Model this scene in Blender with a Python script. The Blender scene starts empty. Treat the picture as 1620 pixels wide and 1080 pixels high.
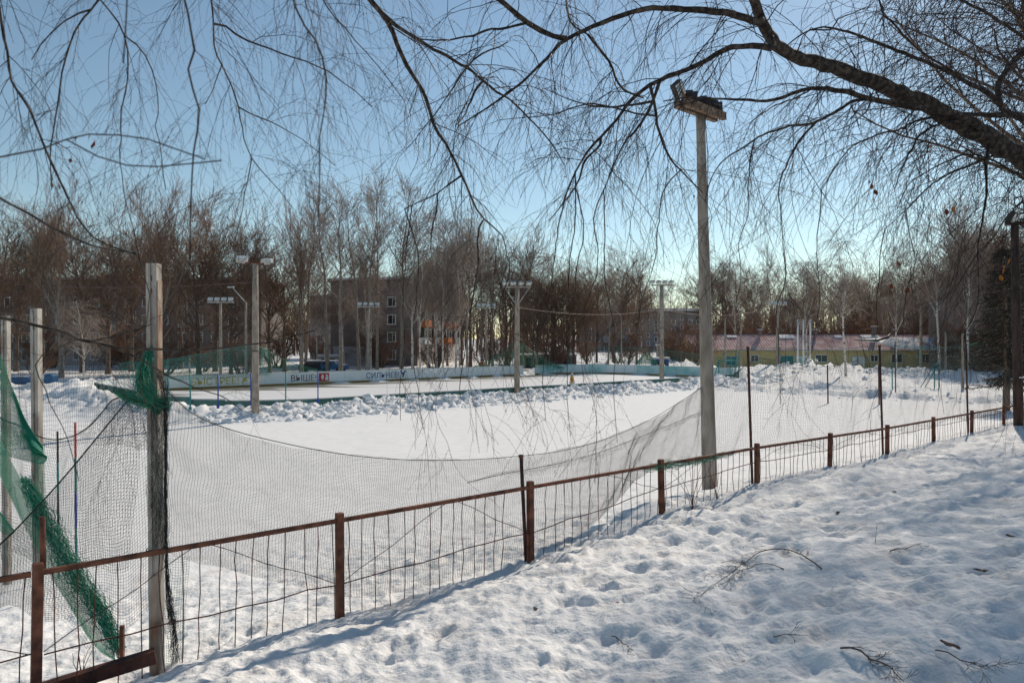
import bpy, bmesh, math, random
import numpy as np
from mathutils import Vector, Matrix
random.seed(7)
RNG = np.random.default_rng(11)
SC = bpy.context.scene
C = SC.collection
F = 1150.0            # focal length of the photograph, in pixels of its 1620 px width
EYE = 4.0             # eye height above the rink level (z = 0)

# ------------------------------------------------------------------ camera, sky, sun, exposure
cam = bpy.data.cameras.new('camera'); camo = bpy.data.objects.new('camera', cam); C.objects.link(camo)
camo.location = (0, 0, EYE); camo.rotation_euler = (math.radians(90), 0, 0)
cam.sensor_width = 36; cam.lens = 36 * F / 1620; cam.clip_start = 0.05; cam.clip_end = 3000
cam.dof.use_dof = True; cam.dof.focus_distance = 18; cam.dof.aperture_fstop = 5.0
SC.camera = camo
SUN_AZ = math.radians(32)      # clockwise from +Y
SUN_EL = math.radians(36)
w = bpy.data.worlds.new('World'); SC.world = w; w.use_nodes = True
nt = w.node_tree; nt.nodes.clear()
sky = nt.nodes.new('ShaderNodeTexSky'); sky.sky_type = 'NISHITA'; sky.sun_disc = False
sky.sun_elevation = SUN_EL; sky.sun_rotation = SUN_AZ; sky.altitude = 200; sky.air_density = 1.0; sky.dust_density = 0.12; sky.ozone_density = 2.2
bg = nt.nodes.new('ShaderNodeBackground'); bg.inputs[1].default_value = 0.102
wo = nt.nodes.new('ShaderNodeOutputWorld')
tint = nt.nodes.new('ShaderNodeMixRGB'); tint.blend_type = 'MULTIPLY'; tint.inputs[0].default_value = 1; tint.inputs[2].default_value = (1.07, 1.05, 0.91, 1)
nt.links.new(sky.outputs[0], tint.inputs[1]); nt.links.new(tint.outputs[0], bg.inputs[0]); nt.links.new(bg.outputs[0], wo.inputs[0])
sl = bpy.data.lights.new('sun', 'SUN'); sl.energy = 3.7; sl.angle = math.radians(0.53); sl.color = (1.0, 0.885, 0.74)
so = bpy.data.objects.new('sun', sl); C.objects.link(so)
sd = Vector((math.sin(SUN_AZ) * math.cos(SUN_EL), math.cos(SUN_AZ) * math.cos(SUN_EL), math.sin(SUN_EL)))
so.rotation_euler = sd.to_track_quat('Z', 'Y').to_euler()
SC.view_settings.view_transform = 'Standard'; SC.view_settings.look = 'None'
SC.view_settings.gamma = 1; SC.view_settings.use_curve_mapping = False
SC.view_settings.exposure = 0.17

# ------------------------------------------------------------------ helpers
def tag(o, label=None, cat=None, group=None, kind=None):
    if label: o['label'] = label
    if cat: o['category'] = cat
    if group: o['group'] = group
    if kind: o['kind'] = kind
    return o

def empty(name, loc, rz=0, label=None, cat=None, group=None):
    o = bpy.data.objects.new(name, None); C.objects.link(o)
    o.empty_display_size = 0.2
    o.location = loc; o.rotation_euler = (0, 0, rz)
    return tag(o, label, cat, group)

def link(name, me, parent=None, loc=(0, 0, 0), rot=None):
    o = bpy.data.objects.new(name, me); C.objects.link(o); o.location = loc
    if rot is not None: o.rotation_euler = rot
    if parent is not None: o.parent = parent
    return o

def mesh_np(name, V, Fq, m=None, smooth=False):
    """V (n,3), Fq: list of arrays, each (k, corners)"""
    me = bpy.data.meshes.new(name)
    if not isinstance(Fq, (list, tuple)): Fq = [Fq]
    V = np.asarray(V, np.float32)
    me.vertices.add(len(V)); me.vertices.foreach_set('co', V.ravel())
    idx = np.concatenate([np.asarray(f, np.int32).ravel() for f in Fq])
    cnt = np.concatenate([np.full(len(f), np.asarray(f).shape[1], np.int32) for f in Fq])
    st = np.concatenate([[0], np.cumsum(cnt)[:-1]]).astype(np.int32)
    me.loops.add(len(idx)); me.loops.foreach_set('vertex_index', idx)
    me.polygons.add(len(cnt)); me.polygons.foreach_set('loop_start', st); me.polygons.foreach_set('loop_total', cnt)
    me.polygons.foreach_set('use_smooth', np.full(len(cnt), bool(smooth)))
    me.update(calc_edges=True)
    if m is not None:
        for mm in (m if isinstance(m, (list, tuple)) else [m]): me.materials.append(mm)
    return me

class Tubes:
    """collects tapered tubes; builds one mesh"""
    def __init__(s, sides=3): s.g = {}; s.sides = sides
    def add(s, P, R):
        P = np.asarray(P, float); R = np.asarray(R, float)
        if P.ndim == 2: P = P[None]; R = (R if R.ndim else np.full(P.shape[1], R))[None]
        s.g.setdefault(P.shape[1], []).append((P, np.broadcast_to(R, P.shape[:2])))
    def arrays(s):
        Vs, Fs, off = [], [], 0
        n = s.sides
        for K, L in s.g.items():
            P = np.concatenate([a for a, b in L]); R = np.concatenate([b for a, b in L])
            T = np.empty_like(P); T[:, 1:-1] = P[:, 2:] - P[:, :-2]; T[:, 0] = P[:, 1] - P[:, 0]; T[:, -1] = P[:, -1] - P[:, -2]
            T /= np.linalg.norm(T, axis=2, keepdims=True) + 1e-9
            mt = T.mean(1)
            ref = np.where((np.abs(mt[:, 2:3]) > 0.7), np.array([[1.0, 0.1, 0]]), np.array([[0.0, 0.1, 1.0]]))[:, None, :]
            A = np.cross(T, np.broadcast_to(ref, T.shape)); A /= np.linalg.norm(A, axis=2, keepdims=True) + 1e-9
            B = np.cross(T, A)
            th = np.arange(n) * 2 * math.pi / n
            ring = P[:, :, None] + R[:, :, None, None] * (A[:, :, None] * np.cos(th)[None, None, :, None] + B[:, :, None] * np.sin(th)[None, None, :, None])
            M = len(P)
            base = off + (np.arange(M)[:, None, None] * K + np.arange(K - 1)[None, :, None]) * n
            j = np.arange(n)[None, None, :]; j2 = (j + 1) % n
            f = np.stack([base + j, base + j2, base + n + j2, base + n + j], -1).reshape(-1, 4)
            Vs.append(ring.reshape(-1, 3)); Fs.append(f); off += M * K * n
        return np.concatenate(Vs), np.concatenate(Fs)
    def mesh(s, name, m, smooth=True):
        V, Fq = s.arrays(); return mesh_np(name, V, Fq, m, smooth)

def boxes(L):
    """L: list of (cx,cy,cz, sx,sy,sz[, rz]) centre+full size -> verts, faces"""
    c = np.array([[-1,-1,-1],[1,-1,-1],[1,1,-1],[-1,1,-1],[-1,-1,1],[1,-1,1],[1,1,1],[-1,1,1]]) * 0.5
    q = np.array([[0,3,2,1],[4,5,6,7],[0,1,5,4],[1,2,6,5],[2,3,7,6],[3,0,4,7]])
    V, Q = [], []
    for i, b in enumerate(L):
        v = c * np.array(b[3:6])
        if len(b) > 6:
            a = b[6]; R = np.array([[math.cos(a), -math.sin(a), 0], [math.sin(a), math.cos(a), 0], [0, 0, 1]]); v = v @ R.T
        V.append(v + np.array(b[:3])); Q.append(q + 8 * i)
    return np.concatenate(V), np.concatenate(Q)

def box_mesh(name, L, m, bevel=0.0):
    V, Q = boxes(L); me = mesh_np(name, V, Q, m)
    if bevel > 0:
        bm = bmesh.new(); bm.from_mesh(me)
        bmesh.ops.bevel(bm, geom=bm.edges[:], offset=bevel, segments=2, affect='EDGES', profile=0.5)
        bm.to_mesh(me); bm.free()
    return me

def lathe(name, prof, m, n=14, smooth=True):
    """prof: list (r,z)"""
    V = [[r * math.cos(2*math.pi*k/n), r * math.sin(2*math.pi*k/n), z] for r, z in prof for k in range(n)]
    Fq = [[i*n+k, i*n+(k+1) % n, (i+1)*n+(k+1) % n, (i+1)*n+k] for i in range(len(prof)-1) for k in range(n)]
    me = mesh_np(name, V, np.array(Fq), m, smooth)
    bm = bmesh.new(); bm.from_mesh(me); bmesh.ops.holes_fill(bm, edges=[e for e in bm.edges if e.is_boundary]); bm.to_mesh(me); bm.free()
    return me

def tube_mesh(name, P, R, m, sides=6):
    t = Tubes(sides); P = np.asarray(P, float); R = np.asarray(R, float)
    if R.ndim == 0: R = np.full(len(P), R)
    t.add(P, R); V, Fq = t.arrays()
    n = sides; K = len(P)
    me = mesh_np(name, V, [Fq, np.array([list(range(n))[::-1]]), np.array([list(range((K-1)*n, K*n))])], m, False)
    for p in me.polygons: p.use_smooth = len(p.vertices) == 4 and sides > 4
    return me

def at(x, y, Y):      # a pixel of the photograph at a given distance -> place
    return np.array([(x - 810) * Y / F, Y, EYE - (y - 540) * Y / F])

# ------------------------------------------------------------------ materials
def mat(name, col, rough=0.8, col2=None, scale=3.0, bump=0.0, bscale=None, metal=0.0, spec=0.3, detail=4, stretch=None, lo=0.35, hi=0.65):
    m = bpy.data.materials.new(name); m.use_nodes = True
    N = m.node_tree.nodes; Lk = m.node_tree.links
    b = N['Principled BSDF']; b.inputs['Base Color'].default_value = (*col, 1); b.inputs['Roughness'].default_value = rough
    b.inputs['Metallic'].default_value = metal; b.inputs['Specular IOR Level'].default_value = spec
    tc = N.new('ShaderNodeNewGeometry'); src = tc.outputs['Position']
    if stretch:
        mp = N.new('ShaderNodeMapping'); mp.inputs['Scale'].default_value = stretch; Lk.new(src, mp.inputs[0]); src = mp.outputs[0]
    if col2 is not None:
        n = N.new('ShaderNodeTexNoise'); n.inputs['Scale'].default_value = scale; n.inputs['Detail'].default_value = detail
        Lk.new(src, n.inputs['Vector'])
        r = N.new('ShaderNodeValToRGB'); r.color_ramp.elements[0].position = lo; r.color_ramp.elements[1].position = hi
        r.color_ramp.elements[0].color = (*col, 1); r.color_ramp.elements[1].color = (*col2, 1)
        Lk.new(n.outputs[0], r.inputs[0]); Lk.new(r.outputs[0], b.inputs['Base Color'])
    if bump > 0:
        n2 = N.new('ShaderNodeTexNoise'); n2.inputs['Scale'].default_value = bscale or scale * 3; n2.inputs['Detail'].default_value = 6
        Lk.new(src, n2.inputs['Vector'])
        bp = N.new('ShaderNodeBump'); bp.inputs['Distance'].default_value = bump; bp.inputs['Strength'].default_value = 1.0
        Lk.new(n2.outputs[0], bp.inputs['Height']); Lk.new(bp.outputs[0], b.inputs['Normal'])
    return m

M = {}
M['snow'] = mat('snow', (0.75, 0.75, 0.75), 0.85, (0.82, 0.812, 0.80), 2.2, bump=0.02, bscale=22, spec=0.08)
M['rust'] = mat('rusty_steel', (0.075, 0.030, 0.020), 0.8, (0.24, 0.095, 0.055), 9, bump=0.002, bscale=70, lo=0.36, hi=0.68, detail=8)
M['rust_dark'] = mat('dark_rusty_steel', (0.045, 0.022, 0.018), 0.7, (0.12, 0.045, 0.03), 10, bump=0.002, bscale=60)
M['rod'] = mat('rusty_rod', (0.05, 0.02, 0.016), 0.8, (0.16, 0.055, 0.04), 9)
M['wire'] = mat('old_wire', (0.05, 0.04, 0.04), 0.7, (0.12, 0.06, 0.045), 8)
M['concrete'] = mat('weathered_concrete', (0.22, 0.18, 0.145), 0.9, (0.36, 0.315, 0.27), 7, bump=0.004, bscale=45, stretch=(1, 1, 0.35))
M['post_concrete'] = mat('whitewashed_concrete', (0.22, 0.19, 0.165), 0.9, (0.46, 0.425, 0.38), 9, bump=0.004, bscale=50, stretch=(1, 1, 0.4))
M['post_dirty'] = mat('stained_concrete', (0.22, 0.12, 0.075), 0.9, (0.40, 0.32, 0.26), 9, bump=0.004, bscale=50, stretch=(1, 1, 0.4))
M['net_dark'] = mat('dark_net_cord', (0.028, 0.034, 0.032), 0.8)
M['net_green'] = mat('green_net_cord', (0.03, 0.21, 0.13), 0.6)
M['net_bright'] = mat('bright_green_netting', (0.03, 0.25, 0.16), 0.6)
M['net_teal'] = mat('faded_green_net_cord', (0.04, 0.20, 0.17), 0.7)
M['bark'] = mat('birch_branch_bark', (0.022, 0.015, 0.013), 0.85, (0.13, 0.10, 0.075), 24, bump=0.010, bscale=30, lo=0.42, hi=0.75)
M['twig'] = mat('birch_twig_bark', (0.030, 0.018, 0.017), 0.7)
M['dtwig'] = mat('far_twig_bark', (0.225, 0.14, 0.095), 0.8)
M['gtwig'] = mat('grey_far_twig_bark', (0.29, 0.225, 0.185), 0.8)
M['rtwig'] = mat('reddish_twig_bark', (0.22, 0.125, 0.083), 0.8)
M['dbark'] = mat('dark_bark', (0.08, 0.055, 0.043), 0.9, (0.22, 0.165, 0.13), 4, stretch=(3, 3, 0.6))
M['gbark'] = mat('grey_poplar_bark', (0.16, 0.13, 0.105), 0.9, (0.32, 0.27, 0.23), 4, stretch=(3, 3, 0.6))
M['wbark'] = mat('white_birch_bark', (0.05, 0.04, 0.035), 0.8, (0.62, 0.57, 0.52), 3.0, stretch=(1.2, 1.2, 2.2), lo=0.36, hi=0.46)
M['board'] = mat('painted_rink_board', (0.68, 0.75, 0.75), 0.45, (0.80, 0.82, 0.82), 0.35, lo=0.4, hi=0.6)
M['board_teal'] = mat('teal_painted_rink_board', (0.26, 0.52, 0.50), 0.5, (0.64, 0.74, 0.74), 0.4, lo=0.38, hi=0.6)
M['board_back'] = mat('dark_green_board_back', (0.05, 0.13, 0.12), 0.7, (0.09, 0.20, 0.19), 1.5)
M['kick'] = mat('ochre_kick_strip', (0.28, 0.19, 0.06), 0.6)
M['cap'] = mat('board_top_rail', (0.42, 0.45, 0.46), 0.5)
M['blue'] = mat('blue_paint', (0.02, 0.06, 0.32), 0.5)
M['tealp'] = mat('teal_paint', (0.03, 0.20, 0.20), 0.55)
M['ink_y'] = mat('yellow_lettering', (0.50, 0.42, 0.10), 0.6)
M['ink_d'] = mat('dark_red_grey_lettering', (0.16, 0.09, 0.11), 0.6)
M['ink_b'] = mat('blue_lettering', (0.04, 0.06, 0.24), 0.6)
M['ink_r'] = mat('red_emblem', (0.45, 0.06, 0.05), 0.6)
M['white'] = mat('white_paint', (0.72, 0.72, 0.70), 0.5)
M['glass'] = mat('dark_window_glass', (0.03, 0.035, 0.04), 0.12, spec=0.6)
M['steel'] = mat('galvanised_steel', (0.30, 0.31, 0.31), 0.5, (0.42, 0.42, 0.41), 5, metal=0.3)
M['lampglass'] = mat('floodlight_glass', (0.55, 0.60, 0.60), 0.2, spec=0.6)
M['wall_grey'] = mat('grey_brick_wall', (0.20, 0.18, 0.17), 0.9, (0.26, 0.235, 0.22), 0.6)
M['wall_pale'] = mat('pale_plinth_wall', (0.34, 0.33, 0.34), 0.9, (0.42, 0.41, 0.42), 0.5)
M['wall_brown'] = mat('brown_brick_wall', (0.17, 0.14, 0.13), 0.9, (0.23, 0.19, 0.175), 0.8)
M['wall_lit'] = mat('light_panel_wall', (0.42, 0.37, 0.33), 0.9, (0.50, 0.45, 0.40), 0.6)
M['orange'] = mat('orange_balcony_panel', (0.50, 0.15, 0.03), 0.7)
M['yellow'] = mat('ochre_plaster', (0.50, 0.40, 0.19), 0.9, (0.60, 0.49, 0.25), 0.5)
M['roofpink'] = mat('faded_red_slate_roof', (0.42, 0.23, 0.22), 0.9, (0.60, 0.44, 0.42), 0.8)
M['dark'] = mat('dark_metal', (0.03, 0.03, 0.035), 0.6)
M['leaf'] = mat('dead_birch_leaf', (0.16, 0.035, 0.015), 0.7)
M['leaf_o'] = mat('orange_dead_leaf', (0.42, 0.14, 0.02), 0.7)
M['blueplastic'] = mat('blue_tarpaulin', (0.03, 0.12, 0.26), 0.5)
M['needle'] = mat('spruce_needles', (0.026, 0.026, 0.018), 0.8)
# ------------------------------------------------------------------ noise and terrain
def _hash(ix, iy, seed):
    h = (ix * 374761393 + iy * 668265263 + seed * 982451653) & 0xffffffff
    h = ((h ^ (h >> 13)) * 1274126177) & 0xffffffff
    return ((h ^ (h >> 16)) & 0xffff) / 65535.0
def vnoise(x, y, seed=0):
    ix = np.floor(x).astype(np.int64); iy = np.floor(y).astype(np.int64)
    fx = x - ix; fy = y - iy; fx = fx*fx*fx*(fx*(fx*6-15)+10); fy = fy*fy*fy*(fy*(fy*6-15)+10)
    a = _hash(ix, iy, seed); b = _hash(ix+1, iy, seed); c = _hash(ix, iy+1, seed); d = _hash(ix+1, iy+1, seed)
    return (a*(1-fx)+b*fx)*(1-fy) + (c*(1-fx)+d*fx)*fy - 0.5
def fbm(x, y, seed=0, oct=4, gain=0.5):
    s = 0; a = 1.0
    for o in range(oct):
        c, sn = math.cos(o*1.1), math.sin(o*1.1)
        s = s + a * vnoise((x*c - y*sn) * 2**o + 17*o, (x*sn + y*c) * 2**o - 9*o, seed + o); a *= gain
    return s
def sstep(a, b, x):
    t = np.clip((x - a) / (b - a), 0, 1); return t*t*(3-2*t)

# fence line: post n stands at FP(n)
FD = np.array([0.7632, 0.6462]); FN = np.array([-0.6462, 0.7632])
def fence_pt(n):
    Y = 1.52 * (n + 3.4); return np.array([1.179 * Y - 9.47, Y])
def fence_ns(x, y):   # index along the fence, distance beyond it (towards the rink)
    p0 = fence_pt(0.0)
    t = (x - p0[0]) * FD[0] + (y - p0[1]) * FD[1]
    s = (x - p0[0]) * FN[0] + (y - p0[1]) * FN[1]
    return t / 2.3515, s
def x2n(px): return 7166 / (2166 - px) - 3.4
# rink frame
CU, SU = 0.743, 0.669
def uv(x, y): return x*CU + y*SU, -x*SU + y*CU
def UV(u, v): return np.array([u*CU - v*SU, u*SU + v*CU])
RU0, RU1, RV0, RV1, RR = 12.0, 69.0, 37.6, 62.4, 8.0
def rink_sd(u, v):    # signed distance to the rounded rink outline
    cx, cy = (RU0+RU1)/2, (RV0+RV1)/2
    qx = np.abs(u-cx) - (RU1-RU0)/2 + RR; qy = np.abs(v-cy) - (RV1-RV0)/2 + RR
    return np.hypot(np.maximum(qx, 0), np.maximum(qy, 0)) + np.minimum(np.maximum(qx, qy), 0) - RR

FOOT = []
_r = random.Random(5)
for k in range(140):      # walked tracks on the bank, plus stray prints
    if k < 50:
        n0 = _r.uniform(-1.5, 10); s0 = _r.uniform(-5.5, -0.8); a = math.atan2(FD[1], FD[0]) + _r.uniform(-0.35, 0.35)
        if _r.random() < 0.3: a += math.pi / 2 + _r.uniform(-.4, .4)
        p = fence_pt(n0) + FN * s0
        for j in range(_r.randint(5, 14)):
            side = 0.11 if j % 2 else -0.11
            q = p + np.array([math.cos(a), math.sin(a)]) * 0.55 * j + np.array([-math.sin(a), math.cos(a)]) * (side + _r.uniform(-.05, .05))
            FOOT.append((q[0], q[1], a + _r.uniform(-.2, .2), _r.uniform(0.035, 0.085)))
    else:
        for j in range(4):
            q = fence_pt(_r.uniform(-1.5, 9)) + FN * _r.uniform(-6, 3.0)
            FOOT.append((q[0], q[1], _r.uniform(0, 3.1), _r.uniform(0.03, 0.09)))
for k in range(40):        # a few tracks beyond the fence
    a = _r.uniform(0, 6.28); p = fence_pt(_r.uniform(0, 12)) + FN * _r.uniform(3, 7)
    a = math.atan2(FD[1], FD[0]) + _r.uniform(-.3, .3)
    for j in range(8):
        q = p + np.array([math.cos(a), math.sin(a)]) * 0.6 * j + np.array([-math.sin(a), math.cos(a)]) * (0.12 if j % 2 else -0.12)
        FOOT.append((q[0], q[1], a, 0.06))

def ground(x, y, fine=True):
    x = np.asarray(x, float); y = np.asarray(y, float)
    n, s = fence_ns(x, y); u, v = uv(x, y)
    gf = np.interp(n, [-6, 0, 1, 2, 3, 4, 6, 9, 14, 30, 60], [1.42, 1.42, 1.45, 1.54, 1.68, 1.78, 1.77, 1.84, 1.9, 1.6, 0.0])
    top = np.interp(n, [-6, 0, 4, 9, 16, 40, 60], [2.5, 2.5, 2.55, 2.65, 2.7, 2.2, 0.5])
    bank = gf + (top - gf) * np.clip(-s / 6.3, 0, 1.0)**0.9 + 0.02 * np.clip(-s - 6.3, 0, 20)
    down = gf * np.interp(s, [0, 0.7, 2.1, 4.5, 7.0, 8.5], [1.0, 0.9, 0.64, 0.25, 0.03, 0.0])
    h = np.where(s < 0, bank, down)
    far = sstep(90, 140, y); h = h + far * 0.3
    hill = sstep(170, 520, np.hypot(x - 60, y)) * 9.0 * sstep(0, 120, y) * (0.6 + 0.5 * sstep(-50, 160, x))
    h = h + hill
    # ploughed bank round the rink, piles beyond it
    sd_ = rink_sd(u, v)
    rid = np.exp(-((sd_ - 1.5) / 1.15)**2) * (0.62 + 0.2 * sstep(38, 41, v)) * (0.88 + 0.5 * fbm(x*0.5, y*0.5, 3, 2))
    toe = 0.16 * np.exp(-((sd_ - 3.2) / 0.9)**2)
    rough = np.exp(-((sd_ - 1.9) / 1.5)**2)
    h = h + np.where(sd_ > 0, np.clip(rid + toe, 0, None) * sstep(0.3, 1.3, sd_), 0) + rough * (np.abs(fbm(x*1.5, y*1.5, 8, 3)) * 0.55 - 0.05) * sstep(0.5, 1.1, sd_)
    pile = lambda cx, cy, rx, ry, hh: hh * np.exp(-((x-cx)/rx)**2 - ((y-cy)/ry)**2)
    P = (pile(21, 93, 6, 4, 1.5) + pile(31, 86, 7, 5, 1.15) + pile(41, 84, 9, 5, .95) + pile(54, 84, 9, 4, .6) + pile(14, 101, 5, 3, 1.3) +
         pile(-36, 60, 9, 5, 0.45) + pile(-46, 56, 7, 6, 0.45) + pile(-29, 47, 6, 6, 0.5) + pile(-23, 41, 4, 4, .25) + pile(33, 74, 8, 5, 0.7))
    h = h + P * (0.55 + 1.5 * np.abs(fbm(x*0.6, y*0.6, 21, 4)))
    band = np.exp(-((v - 24) / 3.0)**2) * sstep(50, 60, u) + np.exp(-((sd_ - 7) / 3.5)**2) * sstep(60, 66, u) + sstep(-2, -14, u - 12) * sstep(25, 38, v)*0.8
    h = h + band * fbm(x*0.9, y*0.9, 31, 4) * 0.55
    pa = np.array([17.0, 64.0]); pd = np.array([0.68, -0.733]); tt = (x - pa[0]) * pd[0] + (y - pa[1]) * pd[1]; ss = (x - pa[0]) * pd[1] - (y - pa[1]) * pd[0]
    trod = np.exp(-(ss / 2.6)**2) * sstep(-4, 3, tt) * sstep(40, 26, tt)
    h = h + trod * (fbm(x*0.8, y*0.8, 61, 4) * 0.75 + 0.10)
    h = np.where(sd_ < 0.25, np.where(sd_ < 0, -0.05, 0.0), h)
    if fine:
        near = np.exp(-(np.clip(np.hypot(x, y) - 10, 0, None) / 14)**2) * sstep(9.5, 4.0, s)
        h = h + near * (fbm(x*0.9, y*0.9, 40, 3) * 0.10 + (0.25 - np.abs(fbm(x*2.6 + y*0.8, y*2.3, 44, 3))) * 0.085 + (0.2 - np.abs(fbm(x*6.5, y*5.5 + x, 46, 2))) * 0.042 + fbm(x*11, y*11, 48, 3) * 0.024)
        h = h + (1 - near) * fbm(x*0.5, y*0.5, 50, 3) * 0.03 * (sd_ > 0)
    return h
def gz(x, y): return float(ground(np.array([x]), np.array([y]), True)[0])

def build_terrain():
    r = [0.0, 1.0]
    while r[-1] < 70: r.append(r[-1] * 1.0072 if r[-1] > 2.2 else r[-1] * 1.04)
    while r[-1] < 1500: r.append(r[-1] * 1.03)
    r = np.array(r[1:])
    a = [-180.0]
    while a[-1] < 180:
        d = abs(a[-1] + 0.001); step = 0.15 if d < 38 else (0.5 if d < 55 else 3.0)
        a.append(a[-1] + step)
    a = np.radians(np.array([q for q in a if q < 179]))
    A, R = np.meshgrid(a, r); X = R * np.sin(A); Y = R * np.cos(A)
    H = ground(X, Y)
    for (fx, fy, fa, dep) in FOOT:
        d = np.hypot(fx, fy); i0 = np.searchsorted(r, d - 0.45); i1 = np.searchsorted(r, d + 0.45)
        an = math.atan2(fx, fy); wd = 0.45 / max(d, 0.6); j0 = np.searchsorted(a, an - wd); j1 = np.searchsorted(a, an + wd)
        if i1 <= i0 or j1 <= j0: continue
        dx = X[i0:i1, j0:j1] - fx; dy = Y[i0:i1, j0:j1] - fy
        ca, sa = math.cos(fa), math.sin(fa)
        q = np.sqrt(((dx*ca + dy*sa) / 0.19)**2 + ((-dx*sa + dy*ca) / 0.095)**2)
        H[i0:i1, j0:j1] += -dep * .72 * (1 - sstep(0.3, 1.25, q)) + 0.010 * np.exp(-((q - 1.35) / 0.25)**2)
    n, m = X.shape
    V = np.stack([X, Y, H], -1).reshape(-1, 3)
    i = np.arange(n-1)[:, None]; j = np.arange(m)[None, :]; j2 = (j + 1) % m
    Q = np.stack([i*m + j, (i+1)*m + j, (i+1)*m + j2, i*m + j2], -1).reshape(-1, 4)[:, ::-1]
    V = np.vstack([V, [[0, 0, float(H[0].mean())]]]); c = len(V) - 1
    T = np.array([[c, k, (k+1) % m] for k in range(m)])[:, ::-1]
    me = mesh_np('snow_ground', V, [Q, T], M['snow'], True)
    # make sure normals point up
    if me.polygons[100].normal.z < 0: me.flip_normals()
    o = link('snow_ground', me); o['kind'] = 'structure'; return o
build_terrain()

# snow: white, with dirt specks on the trodden bank
def snow_material():
    m = M['snow']; N = m.node_tree.nodes; L = m.node_tree.links; b = N['Principled BSDF']
    old = b.inputs['Base Color'].links[0].from_socket
    g = N.new('ShaderNodeNewGeometry'); sep = N.new('ShaderNodeSeparateXYZ')
    nz = N.new('ShaderNodeTexNoise'); nz.inputs['Scale'].default_value = 38; nz.inputs['Detail'].default_value = 3
    n2 = N.new('ShaderNodeTexNoise'); n2.inputs['Scale'].default_value = 0.5; n2.inputs['Detail'].default_value = 3
    L.new(g.outputs['Position'], nz.inputs['Vector']); L.new(g.outputs['Position'], n2.inputs['Vector'])
    r = N.new('ShaderNodeMapRange'); r.inputs[1].default_value = 0.69; r.inputs[2].default_value = 0.76
    L.new(nz.outputs[0], r.inputs[0])
    r2 = N.new('ShaderNodeMapRange'); r2.inputs[1].default_value = 0.42; r2.inputs[2].default_value = 0.62; r2.inputs[4].default_value = 0.75
    L.new(n2.outputs[0], r2.inputs[0])
    mul = N.new('ShaderNodeMath'); mul.operation = 'MULTIPLY'; L.new(r.outputs[0], mul.inputs[0]); L.new(r2.outputs[0], mul.inputs[1])
    ln = N.new('ShaderNodeVectorMath'); ln.operation = 'LENGTH'; L.new(g.outputs['Position'], ln.inputs[0])
    r3 = N.new('ShaderNodeMapRange'); r3.inputs[1].default_value = 26; r3.inputs[2].default_value = 9; L.new(ln.outputs['Value'], r3.inputs[0])
    mu2 = N.new('ShaderNodeMath'); mu2.operation = 'MULTIPLY'; L.new(mul.outputs[0], mu2.inputs[0]); L.new(r3.outputs[0], mu2.inputs[1])
    n4 = N.new('ShaderNodeTexNoise'); n4.inputs['Scale'].default_value = 1.7; n4.inputs['Detail'].default_value = 7; n4.inputs['Roughness'].default_value = .65; L.new(g.outputs['Position'], n4.inputs['Vector'])
    r4 = N.new('ShaderNodeMapRange'); r4.inputs[1].default_value = 0.50; r4.inputs[2].default_value = 0.70; r4.inputs[4].default_value = .40; L.new(n4.outputs[0], r4.inputs[0])
    m4 = N.new('ShaderNodeMath'); m4.operation = 'MULTIPLY'; L.new(r4.outputs[0], m4.inputs[0]); L.new(r3.outputs[0], m4.inputs[1])
    dm = N.new('ShaderNodeMixRGB'); L.new(m4.outputs[0], dm.inputs[0]); L.new(old, dm.inputs[1]); dm.inputs[2].default_value = (0.52, 0.46, 0.40, 1)
    mx = N.new('ShaderNodeMixRGB'); L.new(mu2.outputs[0], mx.inputs[0]); L.new(dm.outputs[0], mx.inputs[1]); mx.inputs[2].default_value = (0.30, 0.24, 0.19, 1)
    L.new(mx.outputs[0], b.inputs['Base Color'])
    # forest floor far off stays snowy but patchy
snow_material()

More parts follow.
